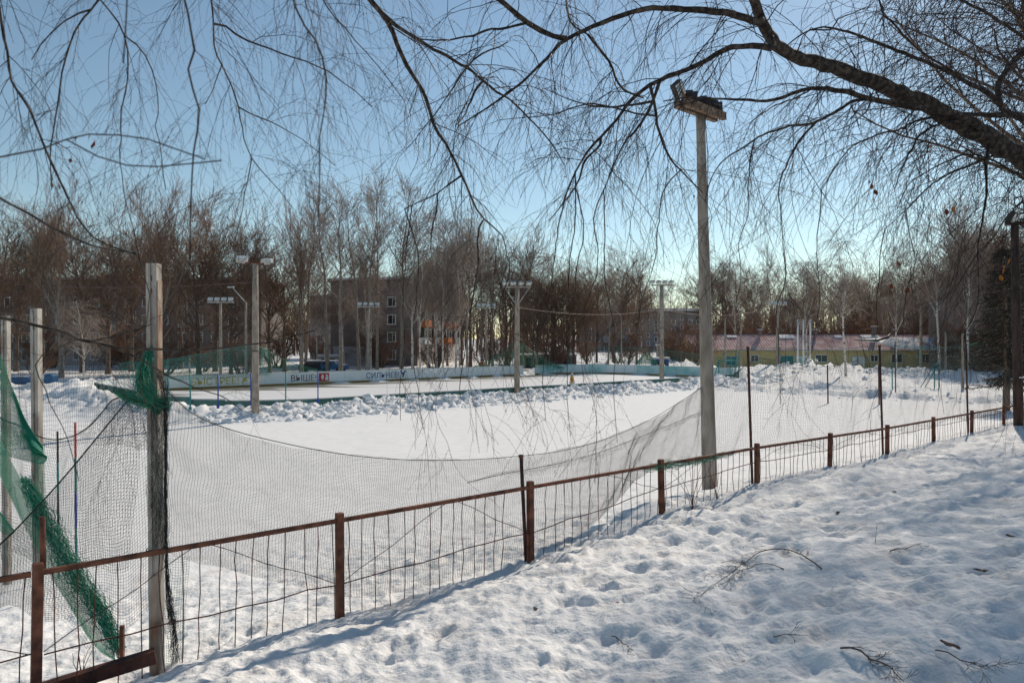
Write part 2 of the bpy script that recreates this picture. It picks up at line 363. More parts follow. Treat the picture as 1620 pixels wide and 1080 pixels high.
# ice inside the boards
def rink_outline(inset=0.0, step=1.0):
    pts = []
    r = RR - inset; u0, u1, v0, v1 = RU0 + inset, RU1 - inset, RV0 + inset, RV1 - inset
    def arc(cx, cy, a0):
        k = 12
        return [(cx + r*math.cos(a0 + i*math.pi/2/k), cy + r*math.sin(a0 + i*math.pi/2/k)) for i in range(k+1)]
    pts += arc(u1 - r, v0 + r, -math.pi/2) + arc(u1 - r, v1 - r, 0) + arc(u0 + r, v1 - r, math.pi/2) + arc(u0 + r, v0 + r, math.pi)
    return pts
def build_ice():
    bm = bmesh.new()
    vs = [bm.verts.new((*UV(u, v), 0.03)) for u, v in rink_outline(0.0)]
    bm.faces.new(vs); me = bpy.data.meshes.new('rink_ice'); bm.to_mesh(me); bm.free()
    m = mat('snowy_rink_ice', (0.70, 0.71, 0.72), 0.5); N = m.node_tree.nodes; L = m.node_tree.links; b = N['Principled BSDF']
    g = N.new('ShaderNodeNewGeometry'); dt = N.new('ShaderNodeVectorMath'); dt.operation = 'DOT_PRODUCT'; dt.inputs[1].default_value = (-SU, CU, 0)
    L.new(g.outputs['Position'], dt.inputs[0])
    nz = N.new('ShaderNodeTexNoise'); nz.inputs['Scale'].default_value = 0.22; nz.inputs['Detail'].default_value = 5
    mp = N.new('ShaderNodeMapping'); mp.inputs['Rotation'].default_value = (0, 0, -math.atan2(SU, CU)); mp.inputs['Scale'].default_value = (0.25, 1.6, 1)
    L.new(g.outputs['Position'], mp.inputs[0]); L.new(mp.outputs[0], nz.inputs['Vector'])
    # worn bare ice along the far boards
    a = N.new('ShaderNodeMapRange'); a.inputs[1].default_value = 50.5; a.inputs[2].default_value = 60.5; L.new(dt.outputs['Value'], a.inputs[0])
    ad = N.new('ShaderNodeMath'); ad.operation = 'ADD'; ad.inputs[1].default_value = 0; L.new(nz.outputs[0], ad.inputs[0])
    s2 = N.new('ShaderNodeMath'); s2.operation = 'MULTIPLY_ADD'; L.new(a.outputs[0], s2.inputs[0]); s2.inputs[1].default_value = 0.40; L.new(ad.outputs[0], s2.inputs[2])
    r = N.new('ShaderNodeMapRange'); r.inputs[1].default_value = 0.76; r.inputs[2].default_value = 0.84; L.new(s2.outputs[0], r.inputs[0])
    mx = N.new('ShaderNodeMixRGB'); L.new(r.outputs[0], mx.inputs[0]); mx.inputs[1].default_value = (0.72, 0.72, 0.72, 1); mx.inputs[2].default_value = (0.17, 0.165, 0.14, 1)
    L.new(mx.outputs[0], b.inputs['Base Color'])
    me.materials.append(m); o = link('rink_ice', me); o['kind'] = 'structure'
    if me.polygons[0].normal.z < 0: me.flip_normals()
build_ice()

# loose lumps of ploughed snow on the banks round the rink
def snow_lumps():
    bm = bmesh.new(); bmesh.ops.create_icosphere(bm, subdivisions=1, radius=1)
    bv = np.array([v.co[:] for v in bm.verts]); bf = np.array([[v.index for v in f.verts] for f in bm.faces]); bm.free()
    V, Q = [], []; R = np.random.default_rng(3)
    def put(x, y, s):
        z = float(ground(np.array([x]), np.array([y]))[0])
        v = bv * (1 + R.uniform(-.42, .42, (len(bv), 1))) * s * np.array([R.uniform(.8, 1.5), R.uniform(.7, 1.3), R.uniform(.5, .95)])
        a = R.uniform(0, 6.28); c, s_ = math.cos(a), math.sin(a); v = v @ np.array([[c, -s_, 0], [s_, c, 0], [0, 0, 1]]).T
        V.append(v + np.array([x, y, z - s*0.10])); Q.append(bf + len(bv) * (len(V) - 1))
    for i in range(6500):
        u = R.uniform(10, 71); v = RV0 - R.uniform(0.4, 3.9)
        if u < 20 or u > 62:
            sd_ = float(rink_sd(np.array([u]), np.array([v]))[0])
            if sd_ > 4.2: continue
        p = UV(u, v); put(p[0], p[1], .025 + .24 * R.random() ** 5)
    for i in range(700):
        x = R.normal(34, 13); y = R.normal(84, 6)
        u, v = uv(x, y)
        if rink_sd(np.array([u]), np.array([v]))[0] < 0.6: continue
        put(x, y, .06 + .2 * R.random() ** 2)
    for i in range(420):
        t_ = R.uniform(-2, 34); s_ = R.normal(0, 2.0); put(17 + .68*t_ - .733*s_, 64 - .733*t_ - .68*s_, .04 + .14 * R.random() ** 2)
    for i in range(350):
        x = R.normal(-38, 9); y = R.normal(56, 6); u, v = uv(x, y)
        if rink_sd(np.array([u]), np.array([v]))[0] < 0.6: continue
        put(x, y, .04 + .12 * R.random() ** 3)
    me = mesh_np('ploughed_snow', np.concatenate(V), np.concatenate(Q), M['snow'], False)
    o = link('ploughed_snow', me)
    tag(o, 'rough lumps of ploughed snow heaped along the outside of the rink boards', 'snow heap', kind='stuff')
snow_lumps()
# ------------------------------------------------------------------ the rusty fence
RAILZ = 2.345
def rail_z(n): return float(np.interp(n, [-6, 0, 4, 6, 9, 14], [2.37, 2.37, 2.37, 2.31, 2.30, 2.33]))
fence = empty('metal_fence', (*fence_pt(0), 1.42), 0, 'long low rusty metal fence of posts, top rail and thin rods crossing the bank', 'fence')
f0 = Vector((*fence_pt(0), 1.42))
FA = math.atan2(FD[1], FD[0])
post_me = box_mesh('post', [(0, 0, -0.3, 0.066, 0.066, 1.5)], M['rust'], 0.006)
lean = random.Random(4)
def gfence(n):
    p = fence_pt(n); return gz(p[0], p[1])
for n in range(-3, 14):
    p = fence_pt(n); o = link('post', post_me, fence)
    # top of the post sits just above the rail
    o.location = Vector((p[0], p[1], rail_z(n) + 0.055 - 0.45)) - f0
    o.rotation_euler = (lean.uniform(-.02, .02), lean.uniform(-.02, .02), FA)
rod_meshes = []
for k in range(6):
    R = random.Random(k); P = [(R.uniform(-.012, .012), R.uniform(-.012, .012), 0.02 - 1.25 * i / 6) for i in range(7)]
    P[0] = (0, 0, 0.0)
    rod_meshes.append(tube_mesh('rod', P, 0.0046, M['rod'], 5))
for n in range(-3, 13):
    a = np.array([*fence_pt(n), rail_z(n)]); b = np.array([*fence_pt(n + 1), rail_z(n + 1)])
    off = np.array([*FN, 0]) * 0.005
    t = np.array([*FD, 0])
    k = lean.uniform(-0.012, 0.012)
    # angle-iron rail: a top flange and a hanging flange
    L = np.linalg.norm(b - a) - 0.074
    me = box_mesh('rail', [(0, 0, 0, L, 0.036, 0.006), (0, -0.0155, -0.018, L, 0.006, 0.030)], M['rust'])
    o = link('rail', me, fence); mid = (a + b) / 2
    o.location = Vector(mid) - f0; o.rotation_euler = (0, -math.atan2(b[2] - a[2], L), FA)
    cnt = 16 if n >= 0 else 12
    for i in range(cnt):
        q = a + (b - a) * ((i + 0.6 + lean.uniform(-.15, .15)) / cnt)
        if lean.random() < 0.04: continue
        o = link('rod', rod_meshes[lean.randint(0, 5)], fence); o.location = Vector(q) - f0 - Vector((0, 0, 0.004))
        o.rotation_euler = (lean.gauss(0, .022), lean.gauss(0, .022), lean.uniform(0, 6.28))
    # lower rod and the crossed bracing wires
    zb0, zb1 = gfence(n) + 0.33, gfence(n + 1) + 0.33
    A = [a[0] + t[0]*.04, a[1] + t[1]*.04, zb0]; B = [b[0] - t[0]*.04, b[1] - t[1]*.04, zb1]
    P = [np.array(A) * (1 - s) + np.array(B) * s + np.array([FN[0], FN[1], 0]) * -0.012 + np.array([0, 0, lean.uniform(-.015, .015)]) for s in np.linspace(0, 1, 9)]
    link('lower_rod', tube_mesh('lower_rod', P, 0.006, M['rod'], 5), fence, -f0)
    top = (a + b) / 2 + t * lean.uniform(-.25, .25)
    for E in (A, B):
        if lean.random() < 0.12: continue
        P = []
        for s in np.linspace(0, 1, 8):
            q = np.array(E) * (1 - s) + top * s; q = q + np.array([FN[0], FN[1], 0]) * 0.014; q[2] += 0.03 * math.sin(s * 9 + n) * (1 - s) * s * 4 * .5
            P.append(q)
        link('bracing_wire', tube_mesh('bracing_wire', P, 0.0035, M['wire'], 4), fence, -f0)
# rusty pipe standing on the rail beside the first post, and the channel at its foot
P = at(68, 895, 5.25); P2 = at(67, 817, 5.25)
link('post_extension', tube_mesh('post_extension', [P - np.array([0, 0, .02]), (P + P2) / 2, P2], 0.021, M['rust'], 8), fence, -f0)
A = at(66, 1092, 5.3); B = at(247, 1036, 5.62)
d = B - A; ang = math.atan2(d[1], d[0])
me = box_mesh('foot_channel', [(0, 0, 0, float(np.hypot(d[0], d[1])), 0.05, 0.115), (0, -0.045, 0.053, float(np.hypot(d[0], d[1])), 0.04, 0.008)], M['rust_dark'], 0.003)
o = link('foot_channel', me, fence); o.location = Vector((A + B) / 2) - f0; o.rotation_euler = (0, -math.atan2(d[2], np.hypot(d[0], d[1])), ang)
q = at(193, 1015, 5.75)
me = box_mesh('stub', [(0, 0, 0, 0.03, 0.03, 0.26)], M['rust'], 0.002)
o = link('stub', me, fence); o.location = Vector(q) - f0

# thin tall net posts welded to fence posts
def pole_thing(name, base, top, r, m, label, cat, group=None, sides=10, rtop=None):
    e = empty(name, tuple(base), 0, label, cat, group)
    base = np.array(base); top = np.array(top)
    P = [base + (top - base) * s for s in (0, .33, .66, 1)]
    me = tube_mesh('shaft', [p - base for p in P], np.linspace(r, rtop or r, 4), m, sides)
    link('shaft', me, e); return e
def thin_post(n, ztop, label, lean_px=0):
    p = fence_pt(n) + FN * 0.07; z = rail_z(n) - 0.9
    e = pole_thing('net_post', (p[0], p[1], z), (p[0] - 0.06 - lean_px, p[1], ztop), 0.021, M['rust_dark'], label, 'net post', 'thin net posts along the fence', 8)
    link('top_ring', tube_mesh('top_ring', [(-0.06 - lean_px, 0, ztop - z - .03), (-0.06 - lean_px, 0, ztop - z + .004)], 0.027, M['rust'], 8), e)
thin_post(2, 2.71, 'short dark net post rising above the fence at the lowest sag')
thin_post(4, 3.92, 'tall thin dark net post just right of the big concrete lamp pole', 0.02)
thin_post(6, 3.93, 'tall thin dark net post before the blue and white porch roof', 0.02)
thin_post(8, 3.95, 'tall thin dark net post nearest the right edge of the fence')
# thin dark posts further out in the snow
for (x, y0, y1, Y, lab) in ((1310, 577, 622, 47, 'thin dark stake in the snow left of the bare birch trunk'), (1391, 577, 625, 46, 'thin dark stake in the snow between the two tall net posts'),
                            (1417, 540, 612, 56, 'rust red thin pole in the trodden snow beyond the tall net post'), (1412, 572, 608, 58, 'short teal pole beside the rust red one'),
                            (1344, 573, 576, 70, None)):
    if lab is None: continue
    b = at(x, y1, Y); b[2] = gz(b[0], b[1]) - .2; t = at(x - 1, y0, Y)
    pole_thing('stake', b, t, 0.045, M['tealp'] if 'teal' in lab else M['rust_dark'], lab, 'pole')

# ------------------------------------------------------------------ concrete posts on the left
def concrete_post(px, ytop, Y, zb, wpx, label, lean=0, m=None):
    t = at(px, ytop, Y); w_ = wpx * Y / F; h = t[2] - zb
    e = empty('concrete_post', (t[0], t[1], zb), 0, label, 'post')
    prof = [(-w_/2, -w_/2), (-w_*.12, -w_/2), (-w_*.12, -w_*.36), (w_*.12, -w_*.36), (w_*.12, -w_/2), (w_/2, -w_/2), (w_/2, w_/2), (-w_/2, w_/2)]
    K = 9; V = []; R = random.Random(int(px))
    for i in range(K):
        z = h * i / (K - 1)
        for (a, b) in prof: V.append((a + lean * (1 - z / h) + R.uniform(-.0015, .0015), b + R.uniform(-.0015, .0015), z))
    n = len(prof); Q = [[i*n + k, i*n + (k+1) % n, (i+1)*n + (k+1) % n, (i+1)*n + k] for i in range(K-1) for k in range(n)]
    me = mesh_np('shaft', V, [np.array(Q), np.array([list(range((K-1)*n, K*n))])], m or M['post_concrete'])
    link('shaft', me, e)
    for zz in (0.12, 0.22, 1.2, 1.9):
        if zz < h: link('steel_loop', tube_mesh('steel_loop', [(w_*.1, -w_/2 - .012, h - zz - .02), (w_*.16, -w_/2 - .02, h - zz), (w_*.1, -w_/2 - .012, h - zz + .02)], 0.004, M['rust'], 5), e)
    return e
cp = concrete_post(243, 417, 5.75, 1.2, 17.0, 'thick weathered concrete post standing in the fence, wrapped in green netting', 0.03)
# rust and dirt run down its upper edge, a steel band where the rail is tied on
ww = 17.0 * 5.75 / F
me = box_mesh('stained_face', [(ww/2 + .0015, -.001, 1.7, .003, ww*.9, 3.2)], M['post_dirty']); link('stained_face', me, cp, (0.006, 0, -0.02))
me = box_mesh('stained_base', [(0.018, -ww/2 - .002, 0.52, ww*.62, .004, 0.9)], M['post_dirty']); link('stained_base', me, cp, (0.012, 0, 0))
link('tie_band', tube_mesh('tie_band', [(math.cos(a)*ww*.78 + .012, math.sin(a)*ww*.78, 1.16 + .01*math.sin(3*a)) for a in np.linspace(0, 6.28, 13)], .004, M['wire'], 5), cp)
concrete_post(57, 488, 8.2, 0.9, 11.5, 'pale slender concrete post behind the fence near the left edge, second from the left', 0.03)
concrete_post(9, 500, 10.2, 0.6, 9.5, 'pale slender concrete post at the very left edge behind the green netting', 0.02)

# ------------------------------------------------------------------ light poles
def lamp_head(parent, pos, tilt, az, s=1.0, m=None):
    """a floodlight: box housing with a pale glass, tilted"""
    V, Q = boxes([(0, 0, 0, 0.34*s, 0.12*s, 0.26*s), (0, 0.09*s, 0.0, 0.16*s, 0.07*s, 0.14*s)])
    o = link('floodlight', mesh_np('floodlight', V, Q, m or M['steel']), parent, tuple(pos), (tilt, 0, az))
    V, Q = boxes([(0, -0.064*s, 0, 0.30*s, 0.008*s, 0.22*s)])
    link('lamp_glass', mesh_np('lamp_glass', V, Q, M['lampglass']), o)
    return o
def light_pole(px, ytop, ybase, Y, label, style, rb=0.16, rt=0.10, group='floodlight poles round the rink', lean=0.0):
    b = at(px, ybase, Y); g = gz(b[0], b[1]); t = at(px, ytop, Y)
    e = empty('light_pole', (b[0], b[1], g - 0.3), 0, label, 'light pole', group)
    h = t[2] - g + 0.3
    P = [(lean * (i/5), 0, h * i / 5) for i in range(6)]
    link('shaft', tube_mesh('shaft', P, np.linspace(rb, rt, 6), M['concrete'], 12), e)
    X0 = lean
    if style == 'bar4':       # a straight bar with four lamps in a row
        link('crossbar', box_mesh('crossbar', [(X0, 0, h + .05, 2.3, .1, .1)], M['steel'], .01), e)
        for k in range(4): lamp_head(e, (X0 - .9 + .6*k, -.08, h + .32), -0.5, 0, 1.2)
    elif style == 'tee':      # bar with slanting braces and four lamps tipped over
        link('crossbar', box_mesh('crossbar', [(X0, 0, h + .05, 1.9, .12, .12)], M['concrete'], .01), e)
        for s in (-1, 1): link('brace', tube_mesh('brace', [(X0 + s*.86, 0, h + .02), (X0 + s*.08, 0, h - 1.15)], .035, M['steel'], 6), e)
        for k in range(4): lamp_head(e, (X0 - .8 + .54*k, .05, h + .32), 0.9, 0.35, 1.15)
    elif style == 'two':      # two long lamp housings to either side
        V, Q = boxes([(-.5, -.25, .22, .85, .42, .26), (.62, -.1, .12, .8, .3, .18)])
        link('crossbar', box_mesh('crossbar', [(0, 0, h + .02, 1.3, .09, .09)], M['rust'], .01), e)
        lamp_head(e, (-.62, -.15, h + .22), -1.1, 0.2, 1.6); lamp_head(e, (.62, -.1, h + .13), -1.4, 0.0, 1.5)
    elif style == 'street':
        link('arm', tube_mesh('arm', [(0, 0, h - .05), (-.5, 0, h + .5), (-1.2, 0, h + 1.3)], .05, M['steel'], 6), e)
        link('lamp_shade', box_mesh('lamp_shade', [(-1.45, 0, h + 1.45, .6, .3, .16)], M['steel'], .03), e)
    return e
def collar(e, z, r):
    link('strap', tube_mesh('strap', [(math.cos(a)*r, math.sin(a)*r, z + .01*math.sin(2*a)) for a in np.linspace(0, 6.28, 13)], .02, M['dark'], 5), e)
p = light_pole(404, 417, 641, 36.8, 'light pole with two wide lamps standing in the ploughed bank, left of the word ВЫШЕ', 'two', .2, .14); collar(p, 3.4, .2)
p = light_pole(818, 455, 612, 50.5, 'light pole with braced crossbar and four lamps at the gap in the boards', 'tee', .21, .15); collar(p, 4.8, .2)
p = light_pole(1047, 452, 597, 63, 'light pole with braced crossbar and four lamps just left of the tall pole', 'tee', .22, .15); collar(p, 5.5, .2)
light_pole(349, 479, 597, 64, 'far light pole with four lamps above the letters БЫСТРЕЕ', 'bar4', .15, .1)
light_pole(583, 486, 585, 74, 'far light pole with four lamps behind the word СИЛЬНЕЕ', 'bar4', .15, .12)
light_pole(769, 487, 578, 84.5, 'far light pole with four lamps right of a bare pole of the same height', 'bar4', .16, .12)
light_pole(1230, 483, 578, 90, 'light pole with lamps in front of the pink roof of the yellow house', 'bar4', .2, .14)
light_pole(739, 492, 578, 86, 'bare grey pole without lamps behind the far boards', 'none', .16, .12)
light_pole(1172, 490, 575, 104, 'slim street lamp with a slanting arm left of the yellow house roof poles', 'street', .14, .09, None)
light_pole(983, 500, 570, 100, 'slim street lamp post with an arm leaning over the brown shrubs', 'street', .12, .08, None)
light_pole(389, 478, 597, 70, 'slim street lamp with a slanting arm behind the nearest left light pole', 'street', .14, .10, None)
light_pole(1457, 483, 578, 98, 'plain grey pole at the right end of the yellow house', 'none', .2, .16, None)
light_pole(1523, 527, 613, 63, 'short grey pole casting a long shadow on the snow at the right', 'none', .12, .10, None)
light_pole(1496, 525, 585, 86, 'short pale pole between the birches at the right', 'none', .12, .10, None)
light_pole(1147, 503, 590, 84, 'thin pale post beside the right corner of the rink', 'none', .1, .09, None)
# three flag poles
for i, x in enumerate((1262, 1271, 1282)):
    b = at(x, 576, 100); b[2] = gz(b[0], b[1]) - .2; t = at(x, 505, 100)
    pole_thing('flagpole', b, t, 0.12, M['white'], ('leftmost', 'middle', 'rightmost')[i] + ' of the three white flagpoles in front of the yellow house', 'flagpole', 'white flagpoles')

# the big near pole, its wooden-looking arm and lamps
YB = 13.9
b = at(1124, 784, YB); t = at(1108, 180, YB); zb = b[2] - .3
e = empty('light_pole', (b[0], b[1], zb), 0, 'tall leaning concrete lamp pole just behind the fence, crossing the whole sky', 'light pole')
K = 14; P = []; Rr = []
for i in range(K):
    s = i / (K - 1); q = b + (t - b) * s; q[2] = zb + (t[2] - zb) * s; P.append(q - np.array([b[0], b[1], zb])); Rr.append(0.152 - 0.07 * s)
link('shaft', tube_mesh('shaft', P, Rr, M['concrete'], 14), e)
tp = np.array(P[-1])
Lm = at(1077, 163, YB - .75) - np.array([b[0], b[1], zb]); Rm = at(1139, 186, YB + .55) - np.array([b[0], b[1], zb])
d = Rm - Lm; ang = math.atan2(d[1], d[0]); L = float(np.hypot(d[0], d[1]))
M['beam'] = mat('weathered_brown_beam', (0.10, 0.055, 0.03), .85, (0.26, 0.19, 0.14), 7, bump=.004, stretch=(.4, 2, 2))
for k, (o1, z1) in enumerate(((-.09, 0), (.09, .0))):
    o = link('crossarm', box_mesh('crossarm', [(0, o1, z1, L, .10, .15)], M['beam'], .008), e, Vector((Lm + Rm) / 2))
    o.rotation_euler = (0, -math.atan2(d[2], L), ang)
u_ = d / np.linalg.norm(d)
for k, s in enumerate((-.30, .05, .2, .36)):
    q = (Lm + Rm) / 2 + u_ * s * L * 1.0 + np.array([0, 0, .17])
    lamp_head(e, tuple(q), 0.85, ang + 2.0, .85, M['dark'])
o = lamp_head(e, tuple(Lm + u_ * .12 + np.array([-.1, 0, .26])), 0.25, ang + .5, .85, M['dark']); o.rotation_euler = (.3, .8, ang)
link('lamp_arm', tube_mesh('lamp_arm', [Lm + u_ * .3 + np.array([0, 0, .05]), Lm + u_ * .12 + np.array([-.06, 0, .24])], .035, M['rust'], 6), e)
link('cable', tube_mesh('cable', [tp + np.array([.06, -.05, 0.1]), tp + np.array([.13, -.05, -.8]), tp + np.array([.12, -.05, -2.2]), tp + np.array([.16, -.05, -4])], .008, M['dark'], 5), e)
# dark pole with a lamp near the right edge
b = at(1612, 665, 17.9); t = at(1605, 352, 17.9); zb = b[2] - .5
e = empty('light_pole', (b[0], b[1], zb), 0, 'dark brown wooden lamp pole at the right edge beside the end of the fence', 'light pole')
M['darkwood'] = mat('dark_wooden_pole', (0.035, 0.022, 0.018), .9, (0.09, 0.055, 0.045), 6, stretch=(2, 2, .4), bump=.004)
link('shaft', tube_mesh('shaft', [(0, 0, 0), (-.03, 0, 1.6), (t[0]-b[0], 0, t[2]-zb)], [.115, .11, .085], M['darkwood'], 12), e)
tp = np.array([t[0]-b[0], 0, t[2]-zb])
lamp_head(e, tuple(tp + np.array([-.06, -.05, .12])), .5, .6, 1.0, M['dark'])
link('crossarm', box_mesh('crossarm', [(tp[0], 0, tp[2] - .02, .45, .08, .1)], M['darkwood'], .006), e)
link('white_band', tube_mesh('white_band', [(0, 0, 1.55), (0, 0, 1.58)], .125, M['white'], 12), e)

# ------------------------------------------------------------------ rink boards
boards = empty('rink_boards', (*UV(38, 37.6), 0), 0, 'low white and teal ice rink boards running round the whole rink with painted Russian words', 'rink boards')
b0 = Vector((*UV(38, 37.6), 0))
def arclen(poly):
    P = np.array(poly); P = np.vstack([P, P[:1]]); d = np.hypot(*np.diff(P, axis=0).T); return P, np.concatenate([[0], np.cumsum(d)])
poly = [tuple(UV(u, v)) for u, v in rink_outline(0)]
PP, SS = arclen(poly)
def on_line(s):
    s = s % SS[-1]; return np.array([np.interp(s, SS, PP[:, 0]), np.interp(s, SS, PP[:, 1])])
gap_c = UV(58.6, RV1)
s = 0.0; step = SS[-1] / round(SS[-1] / 1.95)
BH = 1.17
while s < SS[-1] - .01:
    a = on_line(s); c = on_line(s + step); mid = (a + c) / 2; d = c - a; L = float(np.hypot(*d)); ang = math.atan2(d[1], d[0])
    u_m, v_m = uv(mid[0], mid[1])
    if abs(u_m - 58.4) < 1.2 and v_m > 62: s += step; continue
    teal = u_m > 60 and v_m > 38.5 or u_m < 9.5
    near = v_m < 38.2 and u_m < 62
    mm = M['board_teal'] if (teal and random.random() < .75) else M['board']
    # inner painted sheet, dark outer frame, top rail, kick strip; outward normal is to the right of travel
    h = BH + random.uniform(-.006, .006) - .39 * (1 - float(sstep(38.5, 45.0, v_m))) * (1 - float(sstep(60, 66, u_m)))
    o = link('board_panel', box_mesh('board_panel', [(0, .02, h/2, L - .012, .018, h)], mm), boards, Vector((*mid, 0)) - b0, (0, 0, ang))
    link('panel_frame', box_mesh('panel_frame', [(0, -.03, h/2, L, .07, h - .05), (0, -.09, h*.78, L, .05, .08), (-L/2 + .05, -.12, h/2, .07, .10, h)], M['board_back']), o)
    link('top_rail', box_mesh('top_rail', [(0, -.02, h + .022, L, .13, .04)], M['cap']), o)
    link('kick_strip', box_mesh('kick_strip', [(0, .036, .12, L, .012, .2)], M['kick']), o)
    s += step
# snow lying on the top rail of the far boards
V = []; 
def u_at(x, v):
    k = (x - 810) / F; Z = v / (CU - SU * k); X = k * Z; return X * CU + Z * SU
def word(txt, x0, x1, mname, zc, hgt, label=None):
    cu = bpy.data.curves.new('word', 'FONT'); cu.body = txt; cu.size = 1; cu.extrude = 0.0; cu.align_x = 'LEFT'; cu.resolution_u = 2
    o = bpy.data.objects.new('word', cu); C.objects.link(o); bpy.context.view_layer.update()
    me = bpy.data.meshes.new_from_object(o.evaluated_get(bpy.context.evaluated_depsgraph_get())); bpy.data.objects.remove(o)
    xs = [v.co.x for v in me.vertices]; ys = [v.co.y for v in me.vertices]
    ua, ub = u_at(x0, RV1 - .1), u_at(x1, RV1 - .1)
    sx = (ub - ua) / (max(xs) - min(xs)); sy = hgt / (max(ys) - min(ys))
    for v in me.vertices: v.co = ((v.co.x - min(xs)) * sx, 0, (v.co.y - min(ys)) * sy)
    me.materials.clear(); me.materials.append(M[mname])
    p = UV(ua, RV1 - .052)
    o = link('lettering', me, boards, Vector((*p, zc - hgt/2)) - b0, (0, 0, math.atan2(SU, CU)))
    o['label'] = label
word('БЫСТРЕЕ!', 303, 378, 'ink_y', .66, .62, 'faded yellow word БЫСТРЕЕ')
word('ВЫШЕ!', 461, 501, 'ink_d', .66, .6, 'dark word ВЫШЕ')
word('СИЛЬНЕЕ!', 580, 632, 'ink_b', .66, .58, 'blue word СИЛЬНЕЕ')
def emblem(x0, x1, mname, polys, zc, s, label):
    ua, ub = u_at(x0, RV1 - .1), u_at(x1, RV1 - .1); wd = ub - ua
    V, Fs = [], []
    for i, (pl, mi) in enumerate(polys):
        Fs.append(([len(V) + k for k in range(len(pl))], mi)); V += [(x*wd, -.003*mi, (y - .5)*s) for x, y in pl]
    me = bpy.data.meshes.new('emblem'); me.from_pydata(V, [], [f for f, _ in Fs])
    for q in mname: me.materials.append(M[q])
    for p, (_, mi) in zip(me.polygons, Fs): p.material_index = mi
    p = UV(ua, RV1 - .053); o = link('emblem', me, boards, Vector((*p, zc)) - b0, (0, 0, math.atan2(SU, CU))); o['label'] = label
emblem(505, 521, ['ink_r', 'white'], [([(0,0),(1,0),(1,1),(0,1)], 0), ([(.2,.55),(.35,.9),(.5,.65),(.45,.3),(.3,.15)], 1), ([(.6,.15),(.92,.12),(.92,.6),(.8,.85),(.62,.8),(.75,.6),(.6,.45)], 1)], .66, .78, 'red emblem with a pale figure')
emblem(382, 392, ['ink_y'], [([(0,.1),(.25,0),(.6,.35),(1,.3),(.8,.6),(.95,1),(.5,.75),(.2,.8),(.3,.45)], 0)], .68, .6, 'small yellow emblem')
emblem(633, 643, ['ink_b'], [([(.05,.9),(.2,1),(.6,.45),(.5,.3)], 0), ([(.4,.05),(.55,0),(.75,.6),(1,.9),(.85,1),(.45,.6)], 0)], .72, .7, 'small blue emblem of a figure')

# blue net uprights on the near boards and thin ones round the right end
def upright(u, v, h, m, label, grp):
    p = UV(u, v); e = empty('net_upright', (*p, (.6 if v < 38 else BH - .1)), 0, label, 'net upright', grp)
    link('pipe', tube_mesh('pipe', [(0, 0, 0), (0, 0, h)], .035, m, 6), e)
    link('bracket', box_mesh('bracket', [(0, 0, .08, .12, .1, .16)], m), e)
def uv_at(x, v): return u_at(x, v)
blue_lab = ['leftmost blue net upright on the near boards', 'blue net upright second from the left on the near boards', 'blue net upright in front of the faded yellow word',
            'blue net upright just left of the nearest light pole', 'blue net upright right of the nearest light pole', 'blue net upright below the red emblem']
for i, x in enumerate((266, 301, 345, 397, 452, 503)):
    upright(uv_at(x, RV0 - .15) if x > 280 else u_at(x, RV0 - .15) + .0, RV0 - .15, 1.75, M['blue'] if i in (2, 3, 5) else M['tealp'], blue_lab[i], 'net uprights on the near boards')
for i, s_ in enumerate(np.linspace(0.0, 41, 15)):
    p = on_line(s_ + 0.6); u_, v_ = uv(*p)
    cx, cy = 38.5, 50; d_ = np.array([u_ - cx, v_ - cy]); d_ /= np.linalg.norm(d_)
    upright(u_ + d_[0]*.2, v_ + d_[1]*.2, 1.9, M['tealp'], ('%s thin teal net upright round the right end, counted from the near side' % 'first second third fourth fifth sixth seventh eighth ninth tenth eleventh twelfth thirteenth fourteenth fifteenth'.split()[i]), 'net uprights round the right end of the rink')
